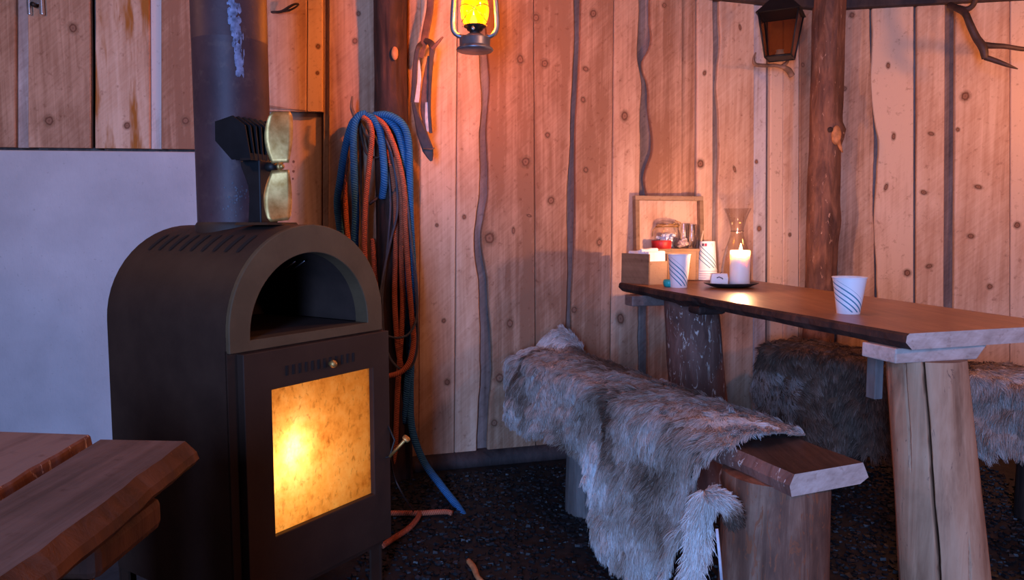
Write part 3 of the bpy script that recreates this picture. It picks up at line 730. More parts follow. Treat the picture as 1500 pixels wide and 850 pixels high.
# ================================================================== LEFT FOREGROUND TABLE
LT = thing('plank_table', 'rough brown plank table in the left foreground before the stove', 'table', (-.6, .75, 0))
def lt(p): return loc_of(LT, p)
zt_ = .62
def slab(name, fl, fr, nr, nl, th, out_r, mat, mats):
    mb = MB(); N = 40; vs = []
    for i in range(N+1):
        t = i/N; L = Vector(fl).lerp(Vector(nl), t); R = Vector(fr).lerp(Vector(nr), t)
        w1 = .005*mnoise.noise(Vector((t*9, 3, 1)))+.003*mnoise.noise(Vector((t*25, 3, 1))); w2 = out_r+.010*mnoise.noise(Vector((t*6, 8, 1)))
        tt = th*(1+.12*mnoise.noise(Vector((t*5, 2, 7))))
        for (x, z) in ((L.x, zt_-tt), (L.x, zt_), (R.x+w1-.003, zt_), (R.x+w1, zt_-.003), (R.x+w1+w2*.8, zt_-tt*.45), (R.x+w1+w2, zt_-tt*.75), (R.x+w1+w2*.6, zt_-tt)):
            vs.append(lt((x, L.y+(R.y-L.y)*(0 if x == L.x else 1), z)))
    fs = [(i*7+k, (i+1)*7+k, (i+1)*7+(k+1) % 7, i*7+(k+1) % 7) for i in range(N) for k in range(7)]
    b = mb.add(vs, [f for j, f in enumerate(fs) if j % 7 < 2], 0, tone=random.random())
    mb.add(vs, [f for j, f in enumerate(fs) if j % 7 >= 2], 1, smooth=False)
    mb.add(vs, [tuple(range(7)), tuple(N*7+k for k in range(6, -1, -1))], 1)
    return mb.build(name, mats, LT)
slab('plank', (-.646, 1.137), (-.506, 1.128), (-.455, .20), (-.56, .20), .037, .018, None, ['plank_grey', 'edge_bark'])
slab('plank', (-.86, 1.185), (-.677, 1.164), (-.585, .20), (-.80, .20), .044, .004, None, ['plank_grey', 'bark_red'])
mb = MB(); c_ = lt((-.672, .93, .553)); box(mb, c_, (.36, .17, .046)); mb.build('crosspiece', 'edge_bark', LT, bevel=.012)
mb = MB(); c_ = lt((-.56, .84, 0)); log(mb, (c_.x, c_.y, 0), (c_.x, c_.y, .532), .062, .058, seed=21); mb.build('leg', 'bark_red', LT)
mb = MB(); c_ = lt((-.76, .93, 0)); log(mb, (c_.x, c_.y, 0), (c_.x, c_.y, .532), .062, .058, seed=22); mb.build('leg', 'bark_red', LT)
mb = MB(); c_ = lt((-.66, .30, 0)); box(mb, lt((-.66, .30, .553)), (.30, .14, .046)); mb.build('crosspiece', 'bark_red', LT, bevel=.012)
mb = MB(); log(mb, (c_.x, c_.y, 0), (c_.x, c_.y, .532), .062, .058, seed=23); mb.build('leg', 'bark_red', LT)

# ================================================================== DINING TABLE
TH = .735; TK = .034
N0 = atH(1330, 489, TH); N1 = atH(907.5, 414, TH); F0 = Vector((1.255, 1.648, TH)); F1 = Vector((1.0, 3.10, TH))
tab = thing('slab_table', 'long oiled slab table on two thick logs set with cups and candle', 'table', (.85, 2.3, 0))
def tl(p): return loc_of(tab, p)
mb = MB(); N = 70; vs = []; vt = []
ax = (N1-N0).normalized(); nrm = Vector((ax.y, -ax.x, 0))   # points right/away from viewer
for i in range(N+1):
    t = i/N; L = N0.lerp(N1, t); R = F0.lerp(F1, t)
    w = .006*mnoise.noise(Vector((t*7, 4, 2)))+.004*mnoise.noise(Vector((t*22, 4, 2)))-.012*math.exp(-((t-.93)/.05)**2)*0
    wl = L+nrm*w
    und = TK*(1+.2*mnoise.noise(Vector((t*6, 1, 3))))
    und += .012*math.exp(-((t-.66)/.035)**2)
    for (q, z) in ((wl+nrm*.004, TH), (wl-nrm*.002, TH-.005), (wl-nrm*.004+nrm*.012*mnoise.noise(Vector((t*30, 2, 2))), TH-und*.55), (wl+nrm*.012, TH-und), (R-nrm*.01, TH-TK), (R+nrm*.004, TH-TK*.4), (R, TH)):
        vs.append(tl((q.x, q.y, z)))
fs = [(i*7+k, (i+1)*7+k, (i+1)*7+(k+1) % 7, i*7+(k+1) % 7) for i in range(N) for k in range(7)]
mb.add(vs, [tuple(reversed(f)) for j, f in enumerate(fs) if j % 7 == 6], 0, tone=.5)
mb.add(vs, [tuple(reversed(f)) for j, f in enumerate(fs) if j % 7 != 6], 1)
mb.add(vs, [tuple(range(7)), tuple(N*7+k for k in range(6, -1, -1))], 2)
mb.build('tabletop', ['tabletop', 'bark_dark', 'endgrain'], tab)
cr = Vector((nrm.x, nrm.y, 0)); ca = math.atan2(cr.y, cr.x)
# near cleat + leg
cc = N0+cr*.10+ax*.075
mb = MB(); q = tl((cc.x, cc.y, TH-TK-.017)); hw = .105
T = Matrix.Translation(q) @ Matrix.Rotation(ca, 4, 'Z')
poly = [(-hw, -.016), (hw*1.02, -.016), (hw*1.28, .016), (-hw, .016)]
vs = [(p[0], -.05, p[1]) for p in poly]+[(p[0], .05, p[1]) for p in poly]
mb.add(vs, [(0, 1, 2, 3), (7, 6, 5, 4), (0, 4, 5, 1), (1, 5, 6, 2), (2, 6, 7, 3), (3, 7, 4, 0)], M4=T)
mb.build('crosspiece', 'endgrain', tab, bevel=.003)
lt_, lb_ = atY(1358, 560, cc.y+.01), atY(1383, 850, cc.y-.01)
dv = (lb_-lt_)/(lt_.z-lb_.z); top = lt_-dv*(TH-TK-.034-lt_.z); bot = lt_+dv*lt_.z
mb = MB(); a0, a1 = tl(bot), tl(top); a1.z = TH-TK-.033; a0.z = 0
vd = math.atan2(-lt_.y, -lt_.x)
log(mb, a0, a1, .094, .079, seed=31, wob=.03, seg=360, rings=110, cracks=((vd-.10, .0, .70, .05, .042, .12), (vd-.55, .42, .71, .03, .03, .25), (vd+.5, .1, .3, .012, .025, .8)))
mb.build('leg', ['peeled'], tab)
# far cleat + leg
cf = atH(1020, 440, TH)
fc = N0.lerp(N1, .80)+cr*.13
mb = MB(); q = tl((fc.x+ax.x*.12, fc.y+ax.y*.12, TH-TK-.02)); box(mb, q, (.34, .07, .04), rotz=ca); mb.build('crosspiece', 'plank_grey', tab, bevel=.004)
p1 = atY(1012, 450, fc.y); p2 = atY(1022, 570, fc.y)
mb = MB(); c_ = tl((p1.x, p1.y, 0)); c2 = tl((p2.x+.03, p2.y, 0))
log(mb, (c2.x, c2.y, 0), (c_.x, c_.y, TH-TK-.002), .115, .098, seed=37, wob=.05, bumps=((-2.0, .5, .05, .01),)); mb.build('leg', 'bark_red', tab)
# slat bracing the top beside the near log, and a dark stub under the edge
b0 = atY(1281, 500, 1.70); b1 = atY(1283, 577, 1.70)
mb = MB(); q = tl((b0+b1)/2); box(mb, q, (.022, .03, (b0-b1).length+.02), rotz=ca); mb.build('brace', 'stump_dark', tab, bevel=.002)
e0 = N0.lerp(N1, .60)+cr*.05; mb = MB(); q = tl((e0.x, e0.y, TH-TK-.012)); box(mb, q, (.10, .075, .028), rotz=ca); mb.build('stub', 'bark_dark', tab, bevel=.01)

# ================================================================== BENCHES
BH, BT = .455, .046
A = Vector((.571, 1.458, 0)); be = Vector((-.36, .933, 0)).normalized(); bn = Vector((be.y, -be.x, 0)); BW = .19
bench = thing('plank_bench', 'narrow plank bench on log stumps with a grey hide over it', 'bench', (.4, 2.1, 0))
def bl(p): return loc_of(bench, p)
def plank_mesh(A, be, bn, W, Ln, H, T, conv, mats, lean=.03, seed=0):
    mb = MB(); N = 50; vs = []
    for i in range(N+1):
        u = Ln*i/N
        w = .006*mnoise.noise(Vector((u*6, 4, seed)))+.004*mnoise.noise(Vector((u*19, 4, seed)))
        for (x, z) in ((w, H), (w-.012, H-T*.5), (w-.006, H-T), (W-lean*.2, H-T), (W+lean*.6+w, H-T*.75), (W-w, H)):
            p = A+be*(u+(.008*x/W if i == 0 else 0))+bn*x; vs.append(conv((p.x, p.y, z)))
    fs = [(i*6+k, (i+1)*6+k, (i+1)*6+(k+1) % 6, i*6+(k+1) % 6) for i in range(N) for k in range(6)]
    mb.add(vs, [tuple(reversed(f)) for j, f in enumerate(fs) if j % 6 == 5], 0, tone=.4)
    mb.add(vs, [tuple(reversed(f)) for j, f in enumerate(fs) if j % 6 != 5], 1)
    mb.add(vs, [tuple(range(6)), tuple(N*6+k for k in range(5, -1, -1))], 2)
    return mb.build('seat', mats, conv.__defaults__[0] if conv.__defaults__ else None)
def conv1(p, o=bench): return loc_of(o, p)
plank_mesh(A, be, bn, BW, 1.50, BH, BT, conv1, ['plank_dark', 'bark_red', 'endgrain'])
c_ = A+be*.135+bn*.07
mb = MB(); q = bl((c_.x, c_.y, 0)); vd = math.atan2(-c_.y, -c_.x)
log(mb, (q.x, q.y, 0), (q.x, q.y, BH-BT+.003), .122, .114, seed=41, wob=.04, cracks=((vd-.25, .05, .40, .008, .03, .1),)); mb.build('leg', ['stump', 'endgrain'], bench)
c_ = A+be*1.02+bn*.055
mb = MB(); q = bl(c_); log(mb, (q.x, q.y, 0), (q.x, q.y, BH-BT+.003), .074, .07, seed=43, wob=.06, cracks=((vd+.2, .0, .40, .008, .05, .1),)); mb.build('leg', 'stump_dark', bench)

A2 = Vector((1.75, 2.08, 0)); be2 = Vector((-.6, .8, 0)); bn2 = Vector((.8, .6, 0))
bench2 = thing('plank_bench', 'dark bench behind the table against the wall, under brown and grey hides', 'bench', (1.4, 2.6, 0))
def conv2(p, o=bench2): return loc_of(o, p)
plank_mesh(A2+Vector((.05, 0, 0)), be2, bn2, .25, 1.12, BH, BT, conv2, ['plank_dark', 'bark_dark', 'endgrain'], seed=5)
for u in (.22, .92):
    c_ = A2+be2*u+bn2*.17; mb = MB(); q = conv2(c_); log(mb, (q.x, q.y, 0), (q.x, q.y, BH-BT+.003), .09, .085, seed=47+u); mb.build('leg', 'bark_dark', bench2)

# ---------------------------------------------------------------- hides
def interp(tab_, u):
    return float(np.interp(u, [p[0] for p in tab_], [p[1] for p in tab_]))
def hide(name, label, group, A, be, bn, W, H, u0, u1, Ltab, Rtab, n_hair, hlen, skin, tonefn, seed, extra=None, near_round=.06, flare=.16, flow=(-.25, 1.0), rad=.00085):
    rs = np.random.default_rng(seed); root = thing(name, label, 'hide', (A.x+be.x*.5, A.y+be.y*.5, 0), 0, group)
    r = .045; z00 = H+.012
    def P(u, v):     # v: arc-length across, 0 = right edge of the plank, W = left edge
        if v < 0: q = -v; side = 1
        elif v > W: q = v-W; side = -1
        else: q = 0; side = 0
        ph = min(q, r*1.4)/r
        off = r*math.sin(ph) if q else 0; dz = r*(1-math.cos(ph)) if q else 0
        rest = max(0, q-r*1.4)
        un = mnoise.noise(Vector((u*7+seed, 2.2, rest*2)))*.035+mnoise.noise(Vector((u*17+seed, 5.2, rest*3)))*.012
        off += rest*flare+un*min(1, rest/.12); dz += rest*.985
        lump = .010*mnoise.noise(Vector((u*9+seed, v*12, 1)))+.006*mnoise.noise(Vector((u*22+seed, v*25, 4)))
        x = (W-v if side == 0 else (W if side < 0 else 0))
        # cross position measured from the left edge of the plank (A side) towards the right
        xr = (W-min(max(v, 0), W))
        xr = xr-off if side < 0 else (xr+off if side > 0 else xr)
        nz = z00+lump-dz+.012*math.sin(PI*min(1, max(0, v/W)))
        p = A+be*u+bn*xr
        q3 = Vector((p.x+(lump*1.5 if side else 0)*-bn.x, p.y+(lump*1.5 if side else 0)*-bn.y, max(.02, nz)))
        return extra(u, v, q3) if extra else q3
    NU, NV = 110, 64; us = np.linspace(u0, u1, NU+1); vs = []
    VL = [W+interp(Ltab, u)*(1+.05*mnoise.noise(Vector((u*30, seed, 0)))) for u in us]; VR = [-interp(Rtab, u) for u in us]
    G = np.zeros((NU+1, NV+1, 3))
    for i, u in enumerate(us):
        for j in range(NV+1):
            v = VR[i]+(VL[i]-VR[i])*j/NV
            # ragged, rounded near and far edges
            uu = u+.02*mnoise.noise(Vector((v*14, seed, i*.0)))*(1 if i < 6 or i > NU-6 else 0)
            G[i, j] = P(uu, v)
    mb = MB(); base = root.location
    vv = [tuple(Vector(p)-base) for p in G.reshape(-1, 3)]
    mb.add(vv, [(i*(NV+1)+j, (i+1)*(NV+1)+j, (i+1)*(NV+1)+j+1, i*(NV+1)+j+1) for i in range(NU) for j in range(NV)], smooth=True)
    o = mb.build('skin', skin, root, solid=.006)
    # hair: strands rooted on the skin, combed towards the hanging edge, gathered in tufts
    du = np.gradient(G, axis=0); dv = np.gradient(G, axis=1); nr = np.cross(du, dv); nr /= np.linalg.norm(nr, axis=2, keepdims=True)+1e-9
    if nr[NU//2, NV//2, 2] < 0: nr = -nr
    duN = du/(np.linalg.norm(du, axis=2, keepdims=True)+1e-9); dvN = dv/(np.linalg.norm(dv, axis=2, keepdims=True)+1e-9)
    area = np.linalg.norm(np.cross(du, dv), axis=2)[:-1, :-1]; pr_ = (area/area.sum()).ravel()
    cell = rs.choice(NU*NV, n_hair, p=pr_); ci, cj = cell//NV, cell % NV
    fi, fj = rs.random(n_hair), rs.random(n_hair)
    def bil(X):
        a = X[ci, cj]; b = X[ci+1, cj]; c = X[ci, cj+1]; d = X[ci+1, cj+1]; fi_ = fi[:, None]; fj_ = fj[:, None]
        return a*(1-fi_)*(1-fj_)+b*fi_*(1-fj_)+c*(1-fi_)*fj_+d*fi_*fj_
    rt = bil(G); n_ = bil(nr); tu = bil(duN); tv = bil(dvN)
    U = (ci+fi)/NU*(u1-u0)+u0; V = np.array([VR[a]*(1-f)+VR[a+1]*f for a, f in zip(ci, fi)]); Vl = np.array([VL[a]*(1-f)+VL[a+1]*f for a, f in zip(ci, fi)])
    V = V+(Vl-V)*(cj+fj)/NV
    # tuft id by a jittered cell
    tu_id = np.floor(rt[:, 0]/.022+rs.normal(0, .15, n_hair))*7919+np.floor(rt[:, 1]/.022+rs.normal(0, .15, n_hair))*104729+np.floor(rt[:, 2]/.022)*1299709
    _, inv = np.unique(tu_id, return_inverse=True); inv = inv.ravel(); nt = inv.max()+1
    cnt = np.bincount(inv, minlength=nt)
    tj = rs.normal(0, 1, (nt, 3))
    sw = np.array([mnoise.noise(Vector((float(p[0])*4.5+seed, float(p[1])*4.5, float(p[2])*4.5))) for p in rt])
    sw2 = np.array([mnoise.noise(Vector((float(p[0])*11+seed, float(p[1])*11, float(p[2])*11+9))) for p in rt])
    ang = sw*1.3+sw2*.7
    fu = flow[0]*np.cos(ang)-flow[1]*np.sin(ang); fv = flow[0]*np.sin(ang)+flow[1]*np.cos(ang)
    d = tu*fu[:, None]+tv*fv[:, None]+.13*tj[inv]+.12*rs.normal(0, 1, (n_hair, 3)); d /= np.linalg.norm(d, axis=1, keepdims=True)
    ln = hlen*(.65+.5*rs.random(n_hair))*(1+.25*sw2)
    lift = .36+.22*rs.random(n_hair)
    K = 5; pts = np.zeros((n_hair, K, 3)); pts[:, 0] = rt
    for k in range(1, K):
        t = k/(K-1); pts[:, k] = rt+d*(ln*t*(.55+.45*t))[:, None]+n_*(ln*lift*t*(1-.55*t))[:, None]
        pts[:, k, 2] -= ln*.12*t*t
    tipc = np.zeros((nt, 3)); np.add.at(tipc, inv, pts[:, -1]); tipc /= cnt[:, None]
    for k in range(1, K):
        t = k/(K-1); pts[:, k] += (tipc[inv]-pts[:, -1])*(.42*t*t) if k < K-1 else 0
    pts[:, -1] += (tipc[inv]-pts[:, -1])*.42
    pts[:, :, 2] = np.maximum(pts[:, :, 2], .004)
    tone = np.array([tonefn(u, v, s1, s2) for u, v, s1, s2 in zip(U, V, sw, sw2)])+.10*rs.normal(0, 1, n_hair)+.10*tj[inv, 0]*.6
    tone = np.clip(tone, 0, 1)
    hc = bpy.data.hair_curves.new('fur'); hc.add_curves([K]*n_hair)
    flat = (pts-np.array(base)).reshape(-1, 3).astype(np.float32)
    hc.attributes['position'].data.foreach_set('vector', flat.ravel())
    ra = hc.attributes.get('radius') or hc.attributes.new('radius', 'FLOAT', 'POINT')
    ra.data.foreach_set('value', np.tile(np.array([1, .95, .8, .55, .2])*rad, n_hair).astype(np.float32))
    ta = hc.attributes.new('tone', 'FLOAT', 'POINT'); kk = np.linspace(-.10, .10, K)
    ta.data.foreach_set('value', np.clip(tone[:, None]+kk[None, :], 0, 1).astype(np.float32).ravel())
    hc.materials.append(M['fur'])
    ho = bpy.data.objects.new('fur', hc); COL.objects.link(ho); ho.parent = root; ho['kind'] = 'stuff'
    return root
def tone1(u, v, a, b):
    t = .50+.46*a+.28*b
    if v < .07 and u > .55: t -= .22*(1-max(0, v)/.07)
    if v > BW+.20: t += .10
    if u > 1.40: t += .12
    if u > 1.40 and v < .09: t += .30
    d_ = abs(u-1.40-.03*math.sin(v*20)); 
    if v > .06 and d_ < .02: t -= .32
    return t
def curl(u, v, p):
    if u > 1.36 and v < .10:
        k = min(1, (u-1.36)/.12)*min(1, (.10-v)/.08); p = p+Vector((-.01, .01, .075*k))
    return p
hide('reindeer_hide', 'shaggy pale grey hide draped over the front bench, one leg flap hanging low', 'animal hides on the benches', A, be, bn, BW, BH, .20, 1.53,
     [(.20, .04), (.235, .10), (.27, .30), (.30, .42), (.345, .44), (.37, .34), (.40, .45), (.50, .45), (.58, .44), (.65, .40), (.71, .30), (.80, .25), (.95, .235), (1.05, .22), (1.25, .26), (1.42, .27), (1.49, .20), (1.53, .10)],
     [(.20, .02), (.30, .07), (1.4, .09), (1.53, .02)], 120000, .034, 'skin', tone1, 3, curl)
# the curled leg end with dark hoof-side fur hanging by the stump is part of the same hide
hide_root = COL.objects['reindeer_hide']
def tuft(name, path, r, n, tones, seed, ln=.035):
    rs = np.random.default_rng(seed); P = smooth_path(path, 6); K = 5; m = len(P); pts = np.zeros((n, K, 3)); tone = np.zeros(n)
    mb = MB(); tube(mb, [Vector(p)-hide_root.location for p in P], [r*.6]*m, 10)
    core = mb.build(name, 'skin', hide_root)
    for i in range(n):
        t = rs.random(); f = t*(m-1); k = min(int(f), m-2); c = P[k].lerp(P[k+1], f-k); tg = (P[k+1]-P[k]).normalized()
        a = tg.orthogonal().normalized(); b = tg.cross(a); th = rs.random()*6.283; q = a*math.cos(th)+b*math.sin(th)
        d = (tg*1.0+q*.28+Vector(rs.normal(0, .2, 3))).normalized(); L = ln*(.6+.6*rs.random())
        for j in range(K):
            s = j/(K-1); p = c+q*r*.55+d*L*s+q*(L*.4*s*(1-s)); pts[i, j] = p
        tone[i] = np.interp(t, np.linspace(0, 1, len(tones)), tones)+rs.normal(0, .1)
    pts[:, :, 2] = np.maximum(pts[:, :, 2], .004)
    hc = bpy.data.hair_curves.new('fur'); hc.add_curves([K]*n)
    hc.attributes['position'].data.foreach_set('vector', (pts-np.array(hide_root.location)).astype(np.float32).ravel())
    ra = hc.attributes.get('radius') or hc.attributes.new('radius', 'FLOAT', 'POINT')
    ra.data.foreach_set('value', np.tile(np.array([1, .95, .8, .55, .2])*.001, n).astype(np.float32))
    ta = hc.attributes.new('tone', 'FLOAT', 'POINT'); ta.data.foreach_set('value', np.repeat(np.clip(tone, 0, 1), K).astype(np.float32))
    hc.materials.append(M['fur']); ho = bpy.data.objects.new('fur', hc); COL.objects.link(ho); ho.parent = core; ho['kind'] = 'stuff'
yt = 1.50
tuft('leg_flap', [atY(1036, 722, yt+.04), atY(1052, 730, yt+.01), atY(1066, 742, yt-.005), atY(1074, 758, yt-.005)], .016, 4500, (.70, .85, .75, .05, .0), 5, .026)
tuft('leg_flap', [atY(1035, 720, 1.56), atY(1026, 760, 1.55), atY(1022, 800, 1.55), atY(1012, 850, 1.55)], .022, 5500, (.7, .8, .75), 6, .04)
# hides on the rear bench
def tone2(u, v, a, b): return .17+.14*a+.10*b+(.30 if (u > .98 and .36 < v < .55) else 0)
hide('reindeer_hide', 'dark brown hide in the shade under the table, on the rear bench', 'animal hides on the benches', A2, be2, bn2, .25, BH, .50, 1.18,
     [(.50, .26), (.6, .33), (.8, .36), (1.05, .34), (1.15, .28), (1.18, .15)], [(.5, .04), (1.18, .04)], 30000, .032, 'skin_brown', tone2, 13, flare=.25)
def tone3(u, v, a, b): return .52+.25*a+.12*b-(.25 if v < .2 else 0)
hide('reindeer_hide', 'bluish grey hide at the right edge beyond the near table leg', 'animal hides on the benches', A2, be2, bn2, .25, BH, .02, .50,
     [(.02, .16), (.1, .22), (.3, .25), (.45, .26), (.50, .20)], [(.02, .04), (.50, .04)], 26000, .036, 'skin', tone3, 17)

# ================================================================== THINGS ON THE TABLE
def lift(px, py): return atH(px, py, TH)
# napkin box
P0, P1 = lift(950, 418), lift(908, 414)
ux = (P1-P0); lenx = .16; ang = math.atan2(ux.y, ux.x)
holder = thing('napkin_box', 'thin plywood box of paper napkins at the far end of the table', 'box', (P0.x, P0.y, TH), ang-PI)
# local: origin near-right corner, x runs towards the near corner, so the box lies at x<0, and y>0 goes to the right/back
holder.rotation_euler.z = ang  # x: away along the left face
W2 = .10; HB = .118; t_ = .006
def side_box(mb, x0, x1, y0, y1, z0, z1): box(mb, ((x0+x1)/2, (y0+y1)/2, (z0+z1)/2), (x1-x0, y1-y0, z1-z0), tone=random.random())
mb = MB(); side_box(mb, 0, lenx, -t_, 0, 0, HB); mb.build('side_panel', 'crate', holder, bevel=.001)
mb = MB(); side_box(mb, 0, lenx, -W2, -W2+t_, 0, HB); mb.build('side_panel', 'crate', holder, bevel=.001)
mb = MB(); side_box(mb, 0, t_, -W2+t_, -t_, 0, HB-.028); mb.build('end_panel', 'crate', holder, bevel=.001)
mb = MB(); side_box(mb, lenx-t_, lenx, -W2+t_, -t_, 0, HB-.02); mb.build('end_panel', 'crate', holder, bevel=.001)
mb = MB(); side_box(mb, t_, lenx-t_, -W2+t_, -t_, .002, .008); mb.build('bottom', 'crate', holder)
R_ = random.Random(4)
for i in range(7):
    x0 = .012+i*.019; hgt = .125+R_.uniform(-.012, .014) if i < 3 else .118+R_.uniform(-.012, .006); mb = MB(); dx = R_.uniform(-.004, .004)
    T = Matrix.Translation((x0, -W2/2, .009)) @ Matrix.Rotation(R_.uniform(-.06, .06), 4, 'Y') @ Matrix.Rotation(R_.uniform(-.05, .05), 4, 'X')
    vs = []
    for k in range(9):
        yy = -.042+.084*k/8; bulge = .004*math.sin(k/8*PI)*R_.uniform(.6, 1.2)
        vs += [(-.004, yy, 0), (-.005+bulge, yy, hgt-.004), (.0+bulge, yy, hgt+.001*math.sin(k)), (.005+bulge, yy, hgt-.004), (.004, yy, 0)]
    mb.add(vs, [(k*5+j, k*5+j+1, (k+1)*5+j+1, (k+1)*5+j) for k in range(8) for j in range(4)]+[(0, 4, 3, 2, 1), (40, 41, 42, 43, 44)], M4=holder.matrix_basis @ T)
    o = mb.build('napkin', 'paper', bevel=0)
    tag(o, 'folded white paper napkin standing in the plywood box', 'napkin', 'napkins in the plywood box')
# paper cups
def cup(loc, rb, rt, h, label, rot=0, mat='cup'):
    root = thing('paper_cup', label, 'cup', loc, rot)
    mb = MB(); lathe(mb, [(rb, .0), (rb+(rt-rb)*.33, h*.33), (rb+(rt-rb)*.66, h*.66), (rt, h-.003)], (0, 0, 0), 48, uv=True)
    lathe(mb, [(rt-.001, h-.003), (rb+(rt-rb)*.6-.0016, h*.6), (rb-.001, .008), (.0005, .008)], (0, 0, 0), 48, mi=1)
    lathe(mb, [(rb, 0), (rb-.003, 0), (rb-.003, .006), (.0005, .006)], (0, 0, 0), 48, mi=1)
    b = mb.build('cup_wall', [mat, 'paper'], root)
    mb = MB(); rr = .0017
    lathe(mb, [(rt+rr*math.cos(a), h-.0017+rr*math.sin(a)) for a in np.linspace(-PI, PI, 11)], (0, 0, 0), 48); mb.build('rolled_rim', 'paper', root)
    return root
c2 = lift(1250, 461); cup((c2.x, c2.y+.028, TH), .0275, .0405, .0935, 'printed paper cup alone on the near half of the table', math.radians(-30))
c1 = lift(997, 422); cup((c1.x, c1.y+.03, TH), .030, .0405, .122, 'tall printed paper cup beside the napkin box', math.radians(-18))
# upside-down stack of cups with little marks
cs = lift(1038, 411); root = thing('paper_cup_stack', 'upside-down stack of printed paper cups under the tipped stirring stick', 'cup', (cs.x, cs.y+.03, TH), math.radians(-20))
hs = .162; mb = MB(); lathe(mb, [(.0395, .045), (.0365, .09), (.0335, .13), (.031, hs)], seg=48, uv=True); lathe(mb, [(.031, hs), (.028, hs), (.028, hs-.005), (.0005, hs-.005)], seg=48, mi=1)
top_cup = mb.build('top_cup', ['cup', 'paper'], root)
for k in range(5):
    mb = MB(); z = .003+k*.0092
    lathe(mb, [(.0395, z+.0085), (.0405, z+.004), (.0425, z+.0005), (.0415, z-.002), (.040, z-.001)], seg=48); mb.build('cup_rim', 'paper', root)
def patch(mb, r0, r1, z0, z1, a0, a1, mi):
    n_ = 6; vs = []
    for k in range(n_+1):
        a = a0+(a1-a0)*k/n_; vs += [(r0*math.cos(a), r0*math.sin(a), z0), (r1*math.cos(a), r1*math.sin(a), z1)]
    mb.add(vs, [(2*k, 2*k+2, 2*k+3, 2*k+1) for k in range(n_)], mi)
M['print_red'] = simple('red_print', (.42, .03, .08), .5); M['print_dark'] = simple('dark_print', (.08, .06, .10), .5)
mb = MB(); av = math.atan2(-cs.y, -cs.x)-root.rotation_euler.z
rz_ = lambda z: .0395+(.031-.0395)*(z-.045)/(hs-.045)+.0004
patch(mb, rz_(.142), rz_(.154), .142, .154, av-.75, av-.42, 1); patch(mb, rz_(.142), rz_(.154), .142, .154, av-.36, av-.05, 0)
for k in range(14):   # small open ring mark
    a, b = 2*PI*k/14, 2*PI*(k+.7)/14; zc = .147
    q = [(math.cos(t)*rd, math.sin(t)*rd) for t in (a, b) for rd in (.0042, .0058)]
    vs = [(rz_(zc)*math.cos(av+.55+x/.032), rz_(zc)*math.sin(av+.55+x/.032), zc+y) for (x, y) in q]
    mb.add(vs, [(0, 1, 3, 2)], 1)
mb.build('printed_mark', ['print_red', 'print_dark'], top_cup)
# stirring stick leaning on the stack
s0, s1 = atY(1023, 372, cs.y+.05), atY(1030.5, 338, cs.y+.05)
dirn = (s1-s0).normalized(); s0b = s0-dirn*((s0.z-TH)/dirn.z)
mb = MB(); tube(mb, [s0b, s1], .0032, 8, flat=.5); tag(mb.build('stirring_stick', 'stirrer'), 'pale birch stirring stick leaning beside the upside-down cups', 'stick')
# crate with jar and small things
ck = lift(988, 411); ang2 = math.atan2(cr.y, cr.x)
cw, cd, ch = .20, .10, .132
crate = thing('wooden_crate', 'small light wooden stand carrying the clip-lid jar against the wall', 'crate', (ck.x, ck.y+.045, TH), ang2*.6)
mb = MB(); side_box(mb, -.10, .10, -.05, .05, ch-.012, ch); mb.build('top_board', 'crate', crate, bevel=.002)
mb = MB(); side_box(mb, -.097, -.085, -.048, .048, 0, ch-.012); mb.build('side_panel', 'crate', crate, bevel=.001)
mb = MB(); side_box(mb, .085, .097, -.048, .048, 0, ch-.012); mb.build('side_panel', 'crate', crate, bevel=.001)
mb = MB(); side_box(mb, -.085, .085, -.046, -.036, 0, ch-.012); mb.build('front_panel', 'crate', crate, bevel=.001)
Mc = crate.matrix_basis.copy(); Mc = Matrix.Translation(crate.location) @ Matrix.Rotation(crate.rotation_euler.z, 4, 'Z')
def on_crate(x, y): return Mc @ Vector((x, y, ch))
def find_x(px, y):   # local x on the crate top whose picture column is px
    return min((abs(750+F*(q.x)/(q.y*_c-(q.z-CAMH)*_s)-px), x) for x in [k/1000 for k in range(-140, 140)] for q in [on_crate(x, y)])[1]
jx = find_x(977, .008); jp = on_crate(jx, .010)
jar = thing('clip_lid_jar', 'clip-lid glass jar of sugar cubes standing on the wooden stand', 'jar', jp)
mb = MB(); lathe(mb, [(.0005, .001), (.048, .001), (.054, .008), (.056, .03), (.055, .062), (.046, .082), (.043, .09)], seg=40); mb.build('jar_body', 'glass', jar)
mb = MB(); lathe(mb, [(.047, .098), (.047, .104), (.040, .112), (.02, .118), (.0005, .119)], seg=40); lid = mb.build('glass_lid', 'glass', jar)
mb = MB(); tube(mb, [(.046*math.cos(a), .046*math.sin(a), .092) for a in np.linspace(0, 2*PI, 33)], .0028, 8); tube(mb, [(.044*math.cos(a), .044*math.sin(a), .100) for a in np.linspace(0, 2*PI, 33)], .0024, 8)
tube(mb, [(-.047, -.006, .09), (-.062, -.01, .075), (-.064, -.01, .05)], .002, 6); tube(mb, [(.047, -.006, .09), (.055, -.008, .108), (.03, -.01, .117)], .002, 6); mb.build('wire_clip', 'brass', jar)
R_ = random.Random(9)
for i in range(34):
    a, rr, z = R_.uniform(0, 6.28), .040*math.sqrt(R_.random()), .010+.011*(i//7)+R_.uniform(0, .002)
    mb = MB(); box(mb, (0, 0, 0), (.016, .012, .011)); o = mb.build('sugar_cube', 'sugar', bevel=.0015)
    o.location = jp+Vector((rr*math.cos(a), rr*math.sin(a), z)); o.rotation_euler = (R_.uniform(-.5, .5), R_.uniform(-.5, .5), R_.uniform(0, 3))
    tag(o, 'white sugar cube inside the clip-lid jar', 'sugar', 'sugar cubes in the jar')
rx = find_x(969, -.03); rp = on_crate(rx, -.027)
tin = thing('red_tin', 'low red tin at the front of the wooden stand', 'tin', rp)
